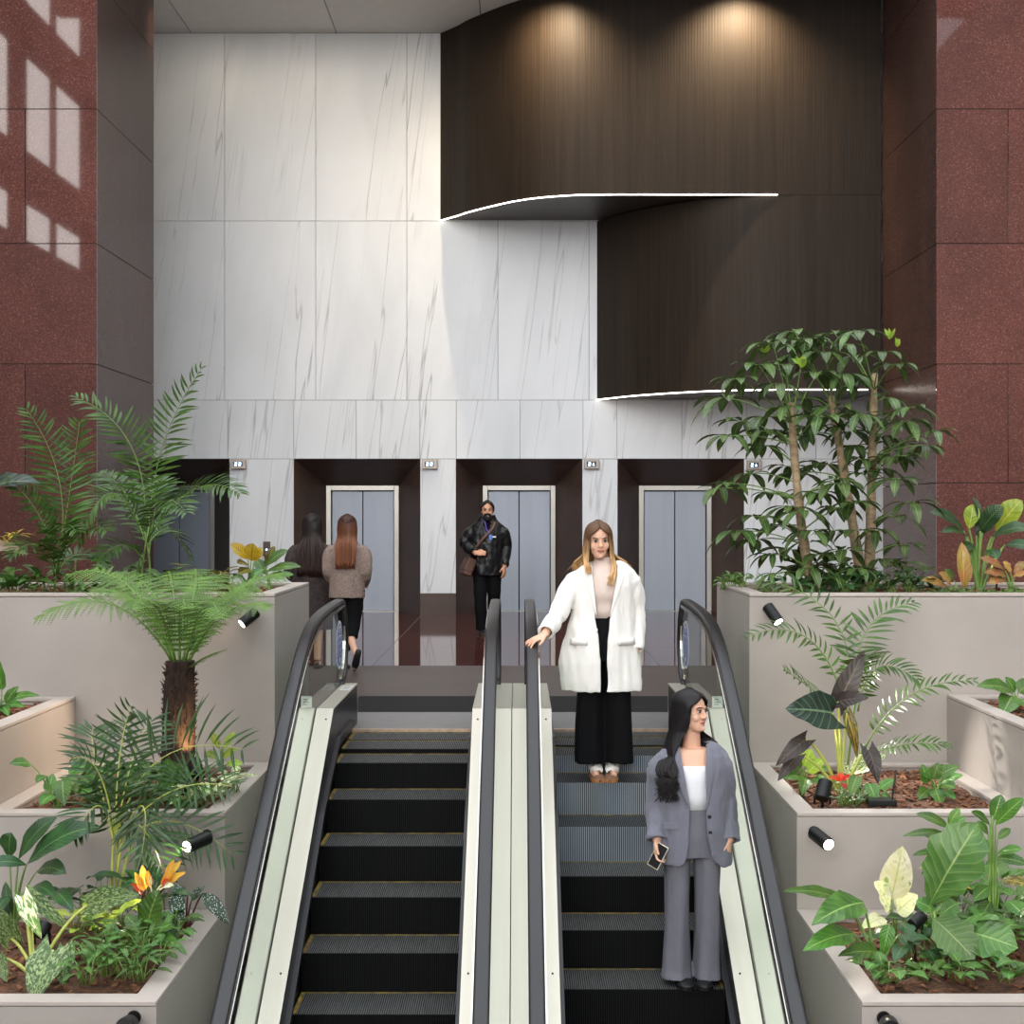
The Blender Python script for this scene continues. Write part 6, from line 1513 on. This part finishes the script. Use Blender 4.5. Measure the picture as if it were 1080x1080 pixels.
YA = 16.7
B = Body('woman with long dark hair in a dark patterned coat walking away beside the auburn one', (at(329, 703, YA).x, YA, 0.0))
W = B.W; mb = B.mb
HM5 = headM(W(0, .03, 1.445), PI - .05, 0, 0); head(mb, HM5, 1.05)
limb(mb, [W(0, -.03, 1.3), W(0, -.02, 1.38), W(0, 0, 1.5)], [.06, .052, .053])
mb.rings([ell(W(0, 0, z), rx, ry) for z, rx, ry in ((.84, .16, .115), (.95, .16, .12), (1.05, .14, .10), (1.2, .16, .11), (1.32, .17, .09), (1.37, .09, .07))])
lsd, le, lw = W(-.20, 0, 1.32), W(-.235, -.02, 1.05), W(-.17, .18, .97)
rsd, re, rw = W(.20, 0, 1.32), W(.235, -.02, 1.05), W(.17, .18, .97)
for a, b, c in ((lsd, le, lw), (rsd, re, rw)):
    limb(mb, [a + V(((.04 if a.x < W(0, 0, 0).x else -.04), 0, -.06)), b, c], [.038, .036, .028]); hand(mb, c, (0, .9, .1), (0, .2, 1), (1 if a.x < W(0,0,0).x else -1, 0, 0), .6, .95)
for q, y in ((-1, .08), (1, -.08)):
    limb(mb, [W(q * .085, 0, .9), W(q * .08, y * .6, .5), W(q * .07, y, .09)], [.088, .058, .038]); limb(mb, [W(q * .07, y, .05), W(q * .07, y + .15, .035)], [.033, .028])
body = B.finish(MT['skin'], .0065)
m = MB(); rs = [ell(W(0, 0, z), rx, ry, 40, 2.2, PI + .1, 3 * PI - .1, fold=.02, fk=6, ph=z * 4) for z, rx, ry in ((.42, .225, .17), (.7, .22, .165), (.95, .212, .155), (1.1, .20, .145), (1.22, .20, .14), (1.31, .20, .118), (1.365, .13, .09), (1.41, .085, .078))]
m.rings(rs, False, False)
limb(m, [W(-.11, 0, 1.27), lsd + V((0, 0, -.055)), le, lw.lerp(le, .1)], [.060, .068, .066, .055], 18, 1, False, wr=.03)
limb(m, [W(.11, 0, 1.27), rsd + V((0, 0, -.055)), re, rw.lerp(re, .1)], [.060, .068, .066, .055], 18, 1, False, wr=.03)
fuse('coat', m, MT['dark_print'], B.root, .008, .014, 4)
for q, y in ((-1, .08), (1, -.08)): shoe(B.root, W(q * .07, y - .04, 0), PI, .26, .085, .07, MT['shoe_black'], MT['shoe_black'])
back_hair(HM5, 1.05, W, 1.0, .13, MT['hair_dark'], 200, 9, .015)
# ------------------------------------------------------------------ light
wd = bpy.data.worlds.new('sky'); SC.world = wd; wd.use_nodes = True
bg = wd.node_tree.nodes['Background']
wn = wd.node_tree
tc_ = wn.nodes.new('ShaderNodeTexCoord'); dp = wn.nodes.new('ShaderNodeVectorMath'); dp.operation = 'DOT_PRODUCT'
wn.links.new(tc_.outputs['Generated'], dp.inputs[0]); dp.inputs[1].default_value = V((-0.30, -0.92, 0.25)).normalized()
glow = RNG(wn, dp.outputs['Value'], 0.945, 0.985, 0.0, 1.0)
wn.links.new(MIX(wn, glow, (0.88, 0.94, 1.0, 1), (1.0, 0.97, 0.93, 1)), bg.inputs[0])
wn.links.new(RNG(wn, glow, 0.0, 1.0, 2.1, 8.0), bg.inputs[1])
def lamp(kind, name, loc, target, energy, col, **k):
    l = bpy.data.lights.new(name, kind); l.energy = energy; l.color = col
    for a, b in k.items(): setattr(l, a, b)
    o = bpy.data.objects.new(name, l); COL.objects.link(o); o.location = loc
    o.rotation_euler = (V(target) - V(loc)).to_track_quat('-Z', 'Y').to_euler()
    return o
WARM = (1.0, 0.8, 0.55)
for x in (0.45, 3.4): lamp('SPOT', 'ceiling_downlight', (x, 22.75, ZC - 0.05), (x, 23.4, 8.2), 560, WARM, spot_size=2.2, spot_blend=1.0, shadow_soft_size=0.05)
for x in (-5.2, -3.6, -2.0): lamp('SPOT', 'ceiling_downlight', (x, 23.0, ZC - 0.05), (x, 25.4, 7.4), 48, (1, 0.86, 0.66), spot_size=1.9, spot_blend=0.9, shadow_soft_size=0.08)

# ------------------------------------------------------------------ camera
cam = bpy.data.cameras.new('camera'); co = bpy.data.objects.new('camera', cam); COL.objects.link(co)
co.location = (0, 0, CZ); co.rotation_euler = (PI / 2, 0, 0)
cam.sensor_width = 36.0; cam.lens = F / 1080 * 36.0
cam.shift_x = -(CX - 540) / 1080; cam.shift_y = (CY - 540) / 1080
cam.clip_end = 200
SC.camera = co
SC.view_settings.view_transform = 'Standard'; SC.view_settings.look = 'None'
SC.view_settings.gamma = 1.0; SC.view_settings.use_curve_mapping = False
SC.view_settings.exposure = 0.52
SC.cycles.use_denoising = True
SC.cycles.max_bounces = 8; SC.cycles.transparent_max_bounces = 16
SC.cycles.sample_clamp_indirect = 6.0
